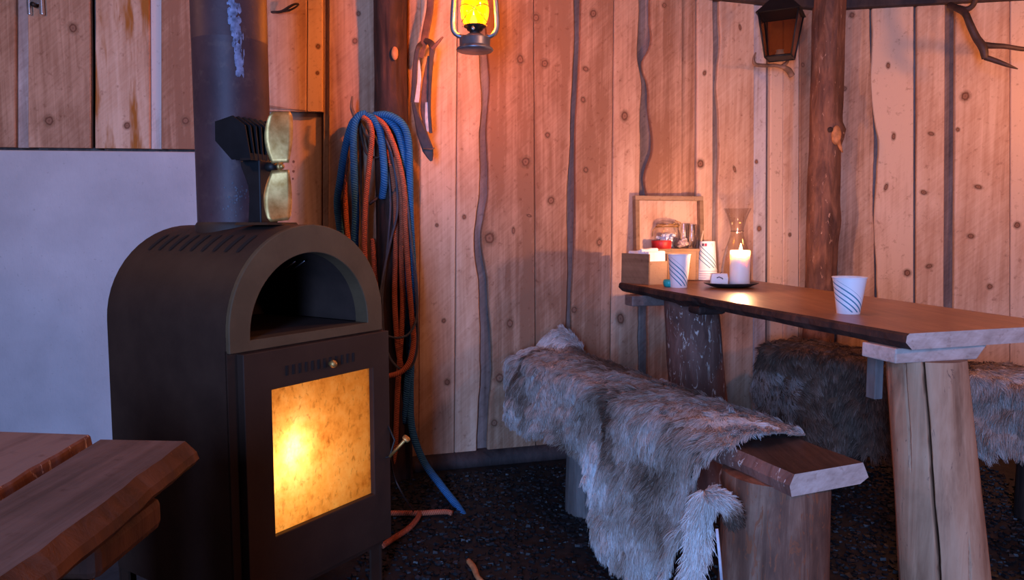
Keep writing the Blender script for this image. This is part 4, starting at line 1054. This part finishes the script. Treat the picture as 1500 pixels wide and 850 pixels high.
mb = MB(); lathe(mb, [(.0005, 0), (.038, 0), (.040, .003), (.040, .024)], seg=36); mb.build('tin_body', 'red', tin)
mb = MB(); lathe(mb, [(.0415, .022), (.0415, .032), (.040, .034), (.0005, .034)], seg=36); mb.build('lid', 'red', tin)
gx_ = find_x(1000.5, -.03); gp = on_crate(gx_, -.022)
bowl = thing('glass_bowl', 'small glass bowl of pale sachets beside the red tin', 'bowl', gp)
mb = MB(); lathe(mb, [(.0005, .002), (.030, .002), (.037, .012), (.039, .042)], seg=36); mb.build('bowl_wall', 'glass', bowl)
for i in range(10):
    mb = MB(); box(mb, (0, 0, 0), (.02, .015, .007)); o = mb.build('sachet', 'pink', bevel=.001); a = R_.uniform(0, 6.28); rr = .018*R_.random()
    o.location = gp+Vector((rr*math.cos(a), rr*math.sin(a), .009+.003*i)); o.rotation_euler = (R_.uniform(-.5, .5), R_.uniform(-.5, .5), R_.uniform(0, 3))
    tag(o, 'pale pink sachet in the small glass bowl', 'sachet', 'sachets in the glass bowl')
for i, (px, yy, hh, lab) in enumerate([(1001, .030, .105, 'tall clear drinking glass directly right of the clip-lid jar'), (1013, .022, .100, 'clear drinking glass furthest right on the wooden stand')]):
    g = on_crate(find_x(px, yy), yy); gl_ = thing('drinking_glass', lab, 'glass', g)
    mb = MB(); lathe(mb, [(.0005, .006), (.020, .006), (.0215, .03), (.0255, hh)], seg=28); lathe(mb, [(.0005, .0), (.021, .0), (.022, .03), (.0265, hh), (.0255, hh)], seg=28); mb.build('glass_wall', 'glass', gl_)
# frame leaning on the wall behind
fA, fB = hitw(WB, 932, 300, .06), hitw(WB, 1032, 300, .06)
fw = (fB-fA).length; ztop = hitw(WB, 982, 287, .05).z; fh = ztop-TH
fr = thing('picture_frame', 'square wooden frame leaning against the wall behind the jar', 'frame', ((fA.x+fB.x)/2, (fA.y+fB.y)/2, TH), math.atan2(fB.y-fA.y, fB.x-fA.x))
tilt = Matrix.Rotation(math.radians(-4), 4, 'X')
for nm, c_, s_ in (('rail', (0, 0, fh-.009), (fw, .03, .018)), ('rail', (0, 0, .009), (fw, .03, .018)), ('stile', (-fw/2+.009, 0, fh/2), (.018, .03, fh-.036)), ('stile', (fw/2-.009, 0, fh/2), (.018, .03, fh-.036))):
    mb = MB(); mb2 = MB(); box(mb, c_, s_, tone=random.random()); mb.v = [tuple(tilt @ Vector(v)) for v in mb.v]; mb.build(nm, 'crate', fr, bevel=.002)
mb = MB(); box(mb, (0, .012, fh/2), (fw-.02, .004, fh-.02), tone=.8); mb.v = [tuple(tilt @ Vector(v)) for v in mb.v]; mb.build('back_panel', 'board', fr)
# carafe
cp = lift(1078, 412); ca_ = thing('glass_carafe', 'hourglass-shaped clear glass carafe behind the lit candle', 'carafe', (cp.x, cp.y, TH))
k_ = cp.y/F
prof = [(.0005, .003), (.056, .003), (.060, .012), (.060, .05), (.055, .09), (.046, .13), (.034, .165), (.0265, .19), (.025, .205), (.027, .22), (.034, .25), (.044, .275), (.0555, .297)]
mb = MB(); lathe(mb, prof, seg=48); mb.build('carafe_wall', 'glass', ca_)
mb = MB(); tube(mb, [(.0255*math.cos(a), .0255*math.sin(a), .204) for a in np.linspace(0, 2*PI, 25)], .0022, 8); mb.build('neck_ring', 'glass', ca_)
# plate, candle, stub
pl_ = lift(1071, 421)
plate = thing('candle_plate', 'dark oval plate under the candles on the table', 'plate', (pl_.x, pl_.y, TH), ang2)
mb = MB(); prof = [(.0005, .002), (.05, .002), (.075, .004), (.100, .014), (.104, .0165), (.103, .018), (.098, .0165), (.072, .008), (.05, .006), (.0005, .006)]
lathe(mb, prof, seg=56, M4=Matrix.Diagonal((1.0, .78, 1, 1))); mb.build('dish', 'plate', plate)
kc = lift(1083, 420); kcz = TH+.0062
can = thing('pillar_candle', 'thick white pillar candle burning on the dark plate', 'candle', (kc.x, kc.y, kcz))
mb = MB(); hc_ = .128; rc = .0365
lathe(mb, [(.0005, 0), (rc, 0), (rc+.0008, .004), (rc, .02), (rc, hc_-.006), (rc-.002, hc_), (rc-.006, hc_-.001), (rc-.012, hc_-.010), (.0005, hc_-.013)], seg=48); mb.build('wax_body', 'wax', can)
mb = MB(); tube(mb, [(0, 0, hc_-.014), (.001, 0, hc_-.004), (.003, 0, hc_+.001)], .0012, 6); mb.build('wick', 'char', can)
mb = MB(); flame(mb, (.002, 0, hc_-.008), .034, .0062); mb.build('flame', 'flame', can)
sk = lift(1053, 421)
stub = thing('candle_stub', 'short square white candle stub, burnt out, left of the lit candle', 'candle', (sk.x, sk.y, kcz), -.22)
mb = MB(); n_ = 7; vs = []
for (z, s_) in ((0, .030), (.004, .0315), (.03, .031), (.046, .027)):
    for (a, b) in ((-1, -1), (1, -1), (1, 1), (-1, 1)): vs.append((a*s_*(1+.03*R_.uniform(-1, 1)), b*s_, z+(R_.uniform(-.002, .004) if z > .035 else 0)))
vs.append((0, 0, .036)); nn = len(vs)-1
mb.add(vs, [(3, 2, 1, 0)]+[(4*i+k, 4*i+(k+1) % 4, 4*i+4+(k+1) % 4, 4*i+4+k) for i in range(3) for k in range(4)]+[(12+k, 12+(k+1) % 4, nn) for k in range(4)])
mb.build('wax_body', 'wax', stub, bevel=.003)
mb = MB(); tube(mb, [(-.010, -.0325, .030), (-.002, -.0325, .034), (.008, -.0325, .030), (.012, -.0325, .026)], .0016, 6); mb.build('burn_mark', 'char', stub); mb = MB(); tube(mb, [(0, 0, .034), (.004, -.001, .046), (.010, -.004, .05)], .0014, 6); mb.build('wick', 'char', stub)
# teal nugget
tp = lift(980, 420)
nug = thing('tealight_glass', 'tiny teal glass holder at the foot of the tall cup', 'candle holder', (tp.x-.004, tp.y-.015, TH))
mb = MB(); lathe(mb, [(.0005, 0), (.015, 0), (.0195, .006), (.021, .016), (.019, .026), (.017, .027), (.016, .02), (.0005, .008)], seg=24); mb.build('holder_wall', 'teal', nug)

# ================================================================== LANTERNS
ly = 2.40; lb = atY(695.6, 75, ly)
lan = thing('hurricane_lantern', 'lit tin hurricane lantern with amber glass hanging from the roof', 'lantern', lb)
k_ = ly/F
mb = MB(); lathe(mb, [(.0005, 0), (.056, 0), (.059, .003), (.057, .008), (.050, .012), (.048, .016), (.049, .036), (.046, .042), (.030, .047), (.024, .052), (.0005, .052)], seg=40); mb.build('fuel_tank', 'zinc', lan)
mb = MB(); lathe(mb, [(.017, .05), (.017, .062), (.024, .064), (.026, .07), (.034, .074), (.035, .078), (.0005, .078)], seg=28); mb.build('burner', 'black', lan)
mb = MB(); tube(mb, [(.0, -.016, .062), (-.004, -.036, .062)], .002, 6); tube(mb, [(-.004, -.034, .062), (-.004, -.038, .062)], .006, 12); mb.build('wick_knob', 'chrome', lan)
for s_ in (-1, 1):
    mb = MB(); pts = smooth_path([(s_*.034, 0, .044), (s_*.052, 0, .048), (s_*.067, 0, .062), (s_*.0705, 0, .09), (s_*.066, 0, .16), (s_*.058, 0, .225), (s_*.042, 0, .25), (s_*.022, 0, .255)], 6)
    tube(mb, pts, .0075, 10, flat=1.0); mb.build('side_tube', 'zinc', lan)
mb = MB(); lathe(mb, [(.031, .079), (.038, .090), (.0435, .108), (.045, .125), (.0425, .15), (.037, .175), (.031, .192), (.0305, .2)], seg=36); mb.build('glass_globe', 'globe', lan)
mb = MB()
for s_ in (-1, 1):
    for f_ in (-1, 1):
        pts = [(s_*(.040-.088*t)*(1 if 1 else 0), f_*math.sqrt(max(.0, .0475**2-(.040-.088*t)**2)) if abs(.040-.088*t) < .0475 else 0, .083+.052*math.sin(t*PI/2*1.15)) for t in np.linspace(0, .98, 14)]
        tube(mb, pts, .0011, 6)
mb.build('guard_wire', 'iron', lan)
mb = MB(); lathe(mb, [(.034, .198), (.036, .204), (.030, .212), (.026, .24), (.03, .252), (.028, .262), (.012, .272), (.0005, .273)], seg=30); mb.build('chimney_cap', 'zinc', lan)
mb = MB(); tube(mb, smooth_path([(-.064, 0, .19), (-.075, 0, .24), (-.05, 0, .31), (0, 0, .335), (.05, 0, .31), (.075, 0, .24), (.064, 0, .19)], 6), .0016, 6); mb.build('bail', 'zinc', lan)
mb = MB(); tube(mb, smooth_path([(0, .0, .333), (0, 0, .36), (0, .0, 2.31-lb.z)], 3), .0015, 6); mb.build('hanging_wire', 'iron', lan)
mb = MB(); flame(mb, (-.004, 0, .080), .040, .012); mb.build('flame', 'wick_flame', lan)

l2 = atY(1143, 58, 3.07)
lan2 = thing('candle_lantern', 'unlit black tapered glass lantern hanging under the beam by the log post', 'lantern', (l2.x, l2.y, 0), math.radians(62))
zb = atY(1143, 83, 3.07).z-.006; zt2 = atY(1143, 21, 3.07).z
hb, ht = .050, .076
def frame_bar(mb, a, b, r=.0034): tube(mb, [a, b], r, 6)
cb = [(-hb, -hb, zb), (hb, -hb, zb), (hb, hb, zb), (-hb, hb, zb)]; ct = [(-ht, -ht, zt2), (ht, -ht, zt2), (ht, ht, zt2), (-ht, ht, zt2)]
mb = MB()
for k in range(4): frame_bar(mb, cb[k], ct[k]); frame_bar(mb, cb[k], cb[(k+1) % 4]); frame_bar(mb, ct[k], ct[(k+1) % 4])
mb.build('frame', 'black', lan2)
for k in range(4):
    mb = MB(); mb.add([cb[k], cb[(k+1) % 4], ct[(k+1) % 4], ct[k]], [(0, 1, 2, 3)]); pn = mb.build('glass_pane', 'lantern_pane', lan2)
mb = MB(); mb.add(cb+[(x, y, z+.005) for x, y, z in cb], BOXF); mb.build('base_plate', 'iron', lan2)
mb = MB(); hr = ht+.010; apex = zt2+.075
vs = [(-hr, -hr, zt2-.002), (hr, -hr, zt2-.002), (hr, hr, zt2-.002), (-hr, hr, zt2-.002), (-.02, -.02, apex), (.02, -.02, apex), (.02, .02, apex), (-.02, .02, apex)]
mb.add(vs, BOXF); tube(mb, [(0, 0, apex), (0, 0, apex+.02)], .014, 12); mb.build('roof', 'black', lan2)
mb = MB(); tube(mb, [(.0+.022*math.cos(a), .022*math.sin(a)*0, apex+.035+.022*math.sin(a)) for a in np.linspace(0, 2*PI, 17)], .002, 6); tube(mb, [(0, 0, apex+.055), (0, 0, 2.31)], .0016, 6); mb.build('hanging_ring', 'iron', lan2)
mb = MB(); lathe(mb, [(.0005, 0), (.017, 0), (.018, .012), (.014, .02), (.016, .026), (.006, .023), (.0005, .02)], seg=20, M4=Matrix.Translation((l2.x, l2.y, zb+.006)))
tag(mb.build('candle_end', 'wax'), 'melted white candle end inside the unlit black lantern', 'candle')

# ================================================================== ROPES, STRAPS, ANTLERS
yr = 2.735
def rp(pts, y=yr): return [atY(p[0], p[1], y+(p[2] if len(p) > 2 else 0)) for p in pts]
hk = thing('antler_hook', 'brown antler prong on the dark post holding the ropes', 'hook', atY(530, 200, yr+.03))
mb = MB(); P = [loc_of(hk, q) for q in rp([(516, 141, -.03), (515, 158, -.035), (521, 172, -.02), (530, 186, .0), (545, 205, .05), (560, 215, .075)])]
P = smooth_path(P, 5); tube(mb, P, [.003+.0065*min(1, i/(len(P)*.45)) for i in range(len(P))], 10); mb.build('prong', 'antler', hk)
mb = MB(); P = smooth_path([loc_of(hk, q) for q in rp([(526, 178, -.01), (531, 206, -.02), (538, 226, -.025), (552, 231, -.03), (556, 228, -.03)])], 5); tube(mb, P, [.007*(1-.7*i/len(P)) for i in range(len(P))], 10); mb.build('tine', 'antler_dark', hk)
mb = MB(); P = smooth_path([loc_of(hk, q) for q in rp([(541, 299, -.03), (549, 293, -.03), (560, 285, .0), (572, 287, -.02), (581, 276, -.025)])], 5); tube(mb, P, .0062, 10); mb.build('tine', 'antler_dark', hk)
def rope(name, label, strands, r, mat, k):
    root = thing(name, label, 'rope', strands[0][0])
    for s_ in strands:
        mb = MB(); tube(mb, [q-root.location for q in smooth_path(s_, 8)], r, 12, uvk=k); mb.build('strand', mat, root)
    return root
blue = [rp([(528, 168, 0), (516, 182, 0), (506, 215, .02), (498, 265, .03), (494, 300, .04), (500, 350, .05), (508, 420, .05)]),
        rp([(537, 166, -.04), (524, 172, -.045), (518, 195, -.045), (519, 250, -.04), (521, 310, -.035), (520, 360, -.03), (525, 430, -.01)]),
        rp([(530, 170, -.03), (544, 172, -.05), (556, 190, -.055), (561, 225, -.055), (563, 262, -.05), (560, 290, -.02)]),
        rp([(540, 172, .0), (565, 168, -.03), (588, 180, -.035), (598, 205, -.035), (600, 250, -.03), (601, 320, -.03), (605, 400, -.03), (607, 470, -.03), (603, 520, -.03), (596, 560, -.02), (592, 620, .0)]),
        rp([(536, 172, .01), (560, 173, -.015), (580, 188, -.02), (589, 215, -.02), (592, 260, -.015), (594, 340, -.01), (597, 430, -.01), (600, 520, -.0)]),
        rp([(548, 169, .015), (570, 170, .01), (590, 184, .0), (596, 230, .0), (598, 330, .0), (601, 430, .0), (602, 520, .0), (601, 580, -.0), (604, 630, -.02), (620, 675, -.06), (645, 710, -.16), (672, 745, -.29), (692, 778, -.40)])]
rope('climbing_rope', 'thick blue braided rope looped on the antler hook, its tail on the floor', blue, .0135, 'rope_blue', 75)
red = [rp([(532, 172, -.055), (541, 180, -.065), (545, 200, -.065), (541, 240, -.06), (536, 290, -.06), (534, 350, -.06), (536, 390, -.06), (545, 440, -.03)]),
       rp([(548, 172, -.04), (562, 182, -.065), (574, 205, -.07), (585, 240, -.07), (592, 280, -.065), (594, 330, -.06), (598, 400, -.06), (603, 460, -.06), (606, 500, -.06), (600, 530, -.07), (586, 546, -.08), (564, 552, -.09)]),
       rp([(507, 230, .03), (505, 270, .045), (508, 330, .05), (514, 380, .05)]),
       rp([(580, 230, -.05), (588, 300, -.04), (588, 380, -.04), (590, 450, -.04), (586, 520, -.04), (582, 580, -.03), (580, 640, -.02), (578, 690, -.01)]),
       rp([(568, 220, -.01), (578, 280, -.02), (580, 350, -.03), (578, 430, -.04), (582, 500, -.04), (588, 540, -.04)]),
       rp([(546, 350, .02), (549, 400, .0), (552, 440, .0), (556, 490, .0)])]
rope('climbing_rope', 'orange-red braided rope hanging in loops from the antler hook', red, .0098, 'rope_red', 90)
grey = [rp([(552, 185, -.02), (570, 215, -.04), (580, 260, -.05), (582, 310, -.055), (573, 350, -.06), (562, 400, -.065), (556, 450, -.07), (560, 485, -.075), (580, 495, -.08), (600, 488, -.08), (611, 460, -.075), (610, 410, -.07), (603, 360, -.065), (597, 300, -.06), (590, 250, -.05), (575, 210, -.03)]),
        rp([(547, 195, -.01), (566, 240, -.03), (572, 300, -.035), (566, 380, -.04), (560, 440, -.05), (566, 510, -.05), (585, 540, -.05), (604, 535, -.05), (612, 500, -.05), (609, 430, -.045), (602, 340, -.04)]),
        rp([(526, 190, .02), (528, 250, .02), (530, 320, .02), (538, 390, .02)])]
rope('cord', 'thin grey cord looped over the coloured ropes on the hook', grey, .0042, 'rope_grey', 150)
# loose orange rope on the floor behind the stove
fl = [atH(x, y, .012) for (x, y) in ((548, 752), (580, 752), (615, 752), (650, 750), (662, 752))]
fl2 = [atH(x, y, .012) for (x, y) in ((615, 752), (610, 762), (598, 775), (575, 790), (560, 800))]
root = thing('rope', 'loose dull orange rope end lying on the dark floor right of the stove', 'rope', fl[0])
for s_ in (fl, fl2):
    mb = MB(); tube(mb, [q-root.location for q in smooth_path(s_, 6)], .009, 10, uvk=90); mb.build('strand', 'rope_red', root)
w_ = [atY(572, 672, 1.92), atY(578, 700, 1.95), atY(592, 728, 2.0), atH(606, 750, .01)]
mb = MB(); tube(mb, smooth_path(w_, 6), .0022, 6); tag(mb.build('cord', 'leather'), 'thin dark cord dangling from the stove latch to the floor', 'cord')
tw = [atH(x, y, .01) for (x, y) in ((686, 822), (694, 832), (700, 846), (712, 856))]
mb = MB(); tube(mb, smooth_path(tw, 4), [.008, .008, .0085, .0085, .009, .009, .008, .008, .007, .007, .006, .005, .004], 8); tag(mb.build('twig', 'fresh'), 'short reddish twig on the floor at the bottom edge', 'twig')
# pale strap by the bench stump
sp_ = [atY(1050, 775, 1.46), atY(1054, 815, 1.46), atY(1058, 860, 1.46)]
mb = MB(); tube(mb, sp_, .0032, 8, flat=.5); tag(mb.build('tie_strap', 'felt'), 'thin pale strap hanging beside the front bench stump', 'strap')

# leather harness on the wall, right of the dark post
hy = 2.76
hs_ = thing('leather_harness', 'folded dark leather harness strap with pale felt lining hanging on the wall', 'harness', atY(620, 60, hy))
def ribbon(pts, wds, y=hy, th=.004):
    """flat strap: a thin oval swept along a path, wide across the wall"""
    mb = MB(); P = smooth_path([atY(p[0], p[1], y+(p[2] if len(p) > 2 else 0))-hs_.location for p in pts], 6)
    n_ = len(P); W_ = [float(np.interp(i/(n_-1), np.linspace(0, 1, len(wds)), wds))*y/F/2 for i in range(n_)]
    vs = []
    for i, p in enumerate(P):
        t = (P[min(i+1, n_-1)]-P[max(i-1, 0)]).normalized(); a = t.cross(Vector((0, 1, 0))).normalized(); b = Vector((0, 1, 0))
        for (s1, s2) in ((-1, -.4), (-.7, -1), (.7, -1), (1, -.4), (1, .4), (-1, .4)): vs.append(p+a*W_[i]*s1+b*th/2*s2)
    mb.add(vs, [(i*6+k, i*6+(k+1) % 6, (i+1)*6+(k+1) % 6, (i+1)*6+k) for i in range(n_-1) for k in range(6)]+[(5, 4, 3, 2, 1, 0), tuple((n_-1)*6+k for k in range(6))], smooth=False)
    return mb
ribbon([(632, -40, .0), (630, 10, .0), (624, 45, -.01), (617, 85, -.02)], [11, 10, 11, 8]).build('hanging_strap', 'leather_red', hs_)
ribbon([(626, 58, .0), (614, 68, -.02), (609, 90, -.02), (607, 120, -.02), (604, 150, -.02)], [5, 8, 7, 8, 5]).build('strap_loop', 'leather', hs_)
ribbon([(622, 58, -.02), (633, 66, -.03), (632, 85, -.03), (630, 120, -.03), (629, 160, -.025), (631, 195, -.02)], [6, 10, 7, 5, 4, 5]).build('strap_loop', 'leather', hs_)
ribbon([(612, 88, -.015), (611, 115, -.015), (609, 150, -.015)], [5, 12, 9]).build('felt_lining', 'felt', hs_)
ribbon([(628, 82, -.015), (624, 120, -.015), (622, 160, -.015), (626, 192, -.015)], [3, 10, 12, 8]).build('felt_lining', 'leather_red', hs_)
ribbon([(625, 150, -.019), (627, 175, -.019), (627.5, 193, -.019)], [4, 9, 5]).build('felt_lining', 'felt', hs_)
ribbon([(605, 150, -.024), (611, 172, -.026), (618, 195, -.03), (627, 220, -.03), (632, 236, -.03)], [4, 9, 15, 16, 3]).build('strap_tip', 'leather', hs_)
ribbon([(633, 72, -.035), (640, 64, -.04), (649, 54, -.04)], [6, 5, 2]).build('strap_tip', 'leather_red', hs_)
mb = MB(); q = atY(632, 219, hy-.035)-hs_.location; tube(mb, [q+Vector((-.03, 0, .002)), q, q+Vector((.01, -.004, .004))], .003, 8); mb.build('toggle', 'antler', hs_)
# antler twig beside the flue
aw = 2.78
def at_wall(name, label, cat, parts, mat, y, partnames):
    root = thing(name, label, cat, atY(*parts[0][0][0][:2], y))
    for (pts, rad), pn in zip(parts, partnames):
        mb = MB(); P = smooth_path([atY(p[0], p[1], y+(p[2] if len(p) > 2 else 0))-root.location for p in pts], 6)
        rr = [float(np.interp(i/(len(P)-1), np.linspace(0, 1, len(rad)), rad)) for i in range(len(P))]
        tube(mb, P, rr, 10); mb.build(pn, mat, root)
    return root
at_wall('antler_piece', 'forked grey antler twig poking out right of the flue pipe top', 'antler',
        [([(380, 21, .04), (398, 18, .0), (412, 17, -.02), (424, 10, -.04), (432, 6, -.05), (438, 6, -.05)], [.006, .005, .005, .004, .003]),
         ([(414, 17, -.02), (424, 15, -.04), (434, 10, -.05), (438, 6, -.05)], [.004, .004, .003, .003])], 'antler_dark', aw, ['beam_stem', 'tine'])
# antler at the upper right
ay = 3.10
at_wall('antler', 'dark branching antler mounted high on the wall at right', 'antler',
        [([(1392, 8, .12), (1404, 13, .05), (1414, 20, .0), (1421, 36, -.02), (1430, 55, -.03), (1440, 70, -.05), (1443, 86, -.05)], [.014, .014, .013, .014, .015, .017, .012]),
         ([(1404, 12, .05), (1415, 14, .02), (1425, 8, .0), (1430, -6, -.02), (1434, -22, -.02)], [.013, .012, .011, .010, .008]),
         ([(1438, 66, -.04), (1452, 67, -.05), (1472, 68, -.06), (1500, 72, -.07), (1520, 70, -.08)], [.015, .012, .010, .009, .004]),
         ([(1443, 84, -.05), (1458, 89, -.07), (1474, 95, -.09), (1491, 101, -.1)], [.011, .010, .008, .002])], 'antler_dark', ay, ['main_beam', 'tine', 'tine', 'tine'])
# antler bracket under the black lantern
by = 3.17
root = at_wall('antler_hook', 'slim brown antler bracket below the black lantern', 'hook',
        [([(1107, 77, -.02), (1104, 86, -.02), (1106, 94, -.01), (1118, 96, .0), (1135, 96, .02), (1150, 99, .03)], [.003, .005, .008, .0075, .0075, .009]),
         ([(1147, 98, .03), (1155, 103, .05), (1160, 111, .06)], [.009, .013, .013]),
         ([(1146, 97, .03), (1153, 91, .03), (1155, 84, .05)], [.008, .007, .005])], 'antler', by, ['prong', 'foot', 'tine'])
# little metal shackle at the top left
mq = hitw(WL, 52, 8, .035); sh = thing('metal_shackle', 'bright metal shackle fixed to the boards at the top left corner', 'shackle', mq)
mb = MB()
for dx in (-.022, .022): box(mb, (dx, 0, .005), (.012, .016, .075))
box(mb, (0, 0, .012), (.05, .012, .016)); mb.build('clamp', 'chrome', sh, bevel=.003)
mb = MB(); tube(mb, [(0, .0, .0), (0, -.018, .0)], .008, 12); mb.build('bolt', 'iron', sh)

# ================================================================== LIGHT
def lamp(name, typ, loc, energy, col, **kw):
    d = bpy.data.lights.new(name, typ); d.energy = energy; d.color = col
    for k, v in kw.items(): setattr(d, k, v)
    o = bpy.data.objects.new(name, d); COL.objects.link(o); o.location = loc; return o
def aim(o, tgt): o.rotation_euler = (Vector(tgt)-o.location).to_track_quat('-Z', 'Y').to_euler()
day = lamp('doorway_daylight', 'AREA', (-.55, -1.6, 1.0), 160, (.25, .45, 1.0), shape='RECTANGLE', size=.45, size_y=1.5); aim(day, (.5, 2.4, .5))
lamp('candle_light', 'POINT', (can.location.x+.002, can.location.y, kcz+hc_+.012), 19, (1, .47, .22), shadow_soft_size=.012)
lamp('lantern_light', 'POINT', (lb.x-.004, lb.y, lb.z+.115), 26, (1, .42, .18), shadow_soft_size=.014)
fp = st(.155, .032, .445); lamp('fire_light', 'POINT', fp, .75, (1, .58, .28), shadow_soft_size=.016)
lamp('ember_light', 'POINT', st(.25, .17, .42), .10, (1, .46, .17), shadow_soft_size=.05)
lamp('room_fill', 'POINT', (1.95, .45, 1.35), 25, (1, .42, .26), shadow_soft_size=.08)  # unseen warm light added to brighten the right sides of the legs
lamp('left_fill', 'POINT', (-1.75, 1.55, 1.75), 12, (1, .46, .22), shadow_soft_size=.06)  # added warm light out of view, lifts the upper left boards and panel
lamp('table_fill', 'POINT', (.45, 1.9, 1.95), 15, (1, .43, .25), shadow_soft_size=.06)  # added warm light out of view above the table, brightens the wall
lamp('right_lantern', 'POINT', (2.25, 2.55, 1.55), 17, (1, .36, .09), shadow_soft_size=.05)
w = bpy.data.worlds.new('world'); scene.world = w; w.use_nodes = True
bg = w.node_tree.nodes['Background']; bg.inputs[0].default_value = (.35, .38, .62, 1); bg.inputs[1].default_value = .05

# ------------------------------------------------------------------ view
vs_ = scene.view_settings; vs_.view_transform = 'Standard'; vs_.look = 'None'; vs_.exposure = 0.0; vs_.gamma = 1.0
try: vs_.use_curve_mapping = False
except Exception: pass
scene.cycles.use_denoising = True
try: scene.cycles.denoiser = 'OPENIMAGEDENOISE'
except Exception: pass
scene.cycles.max_bounces = 8; scene.cycles.diffuse_bounces = 4; scene.cycles.transparent_max_bounces = 16
scene.cycles.sample_clamp_indirect = 4.0
scene.cycles.caustics_reflective = False; scene.cycles.caustics_refractive = False
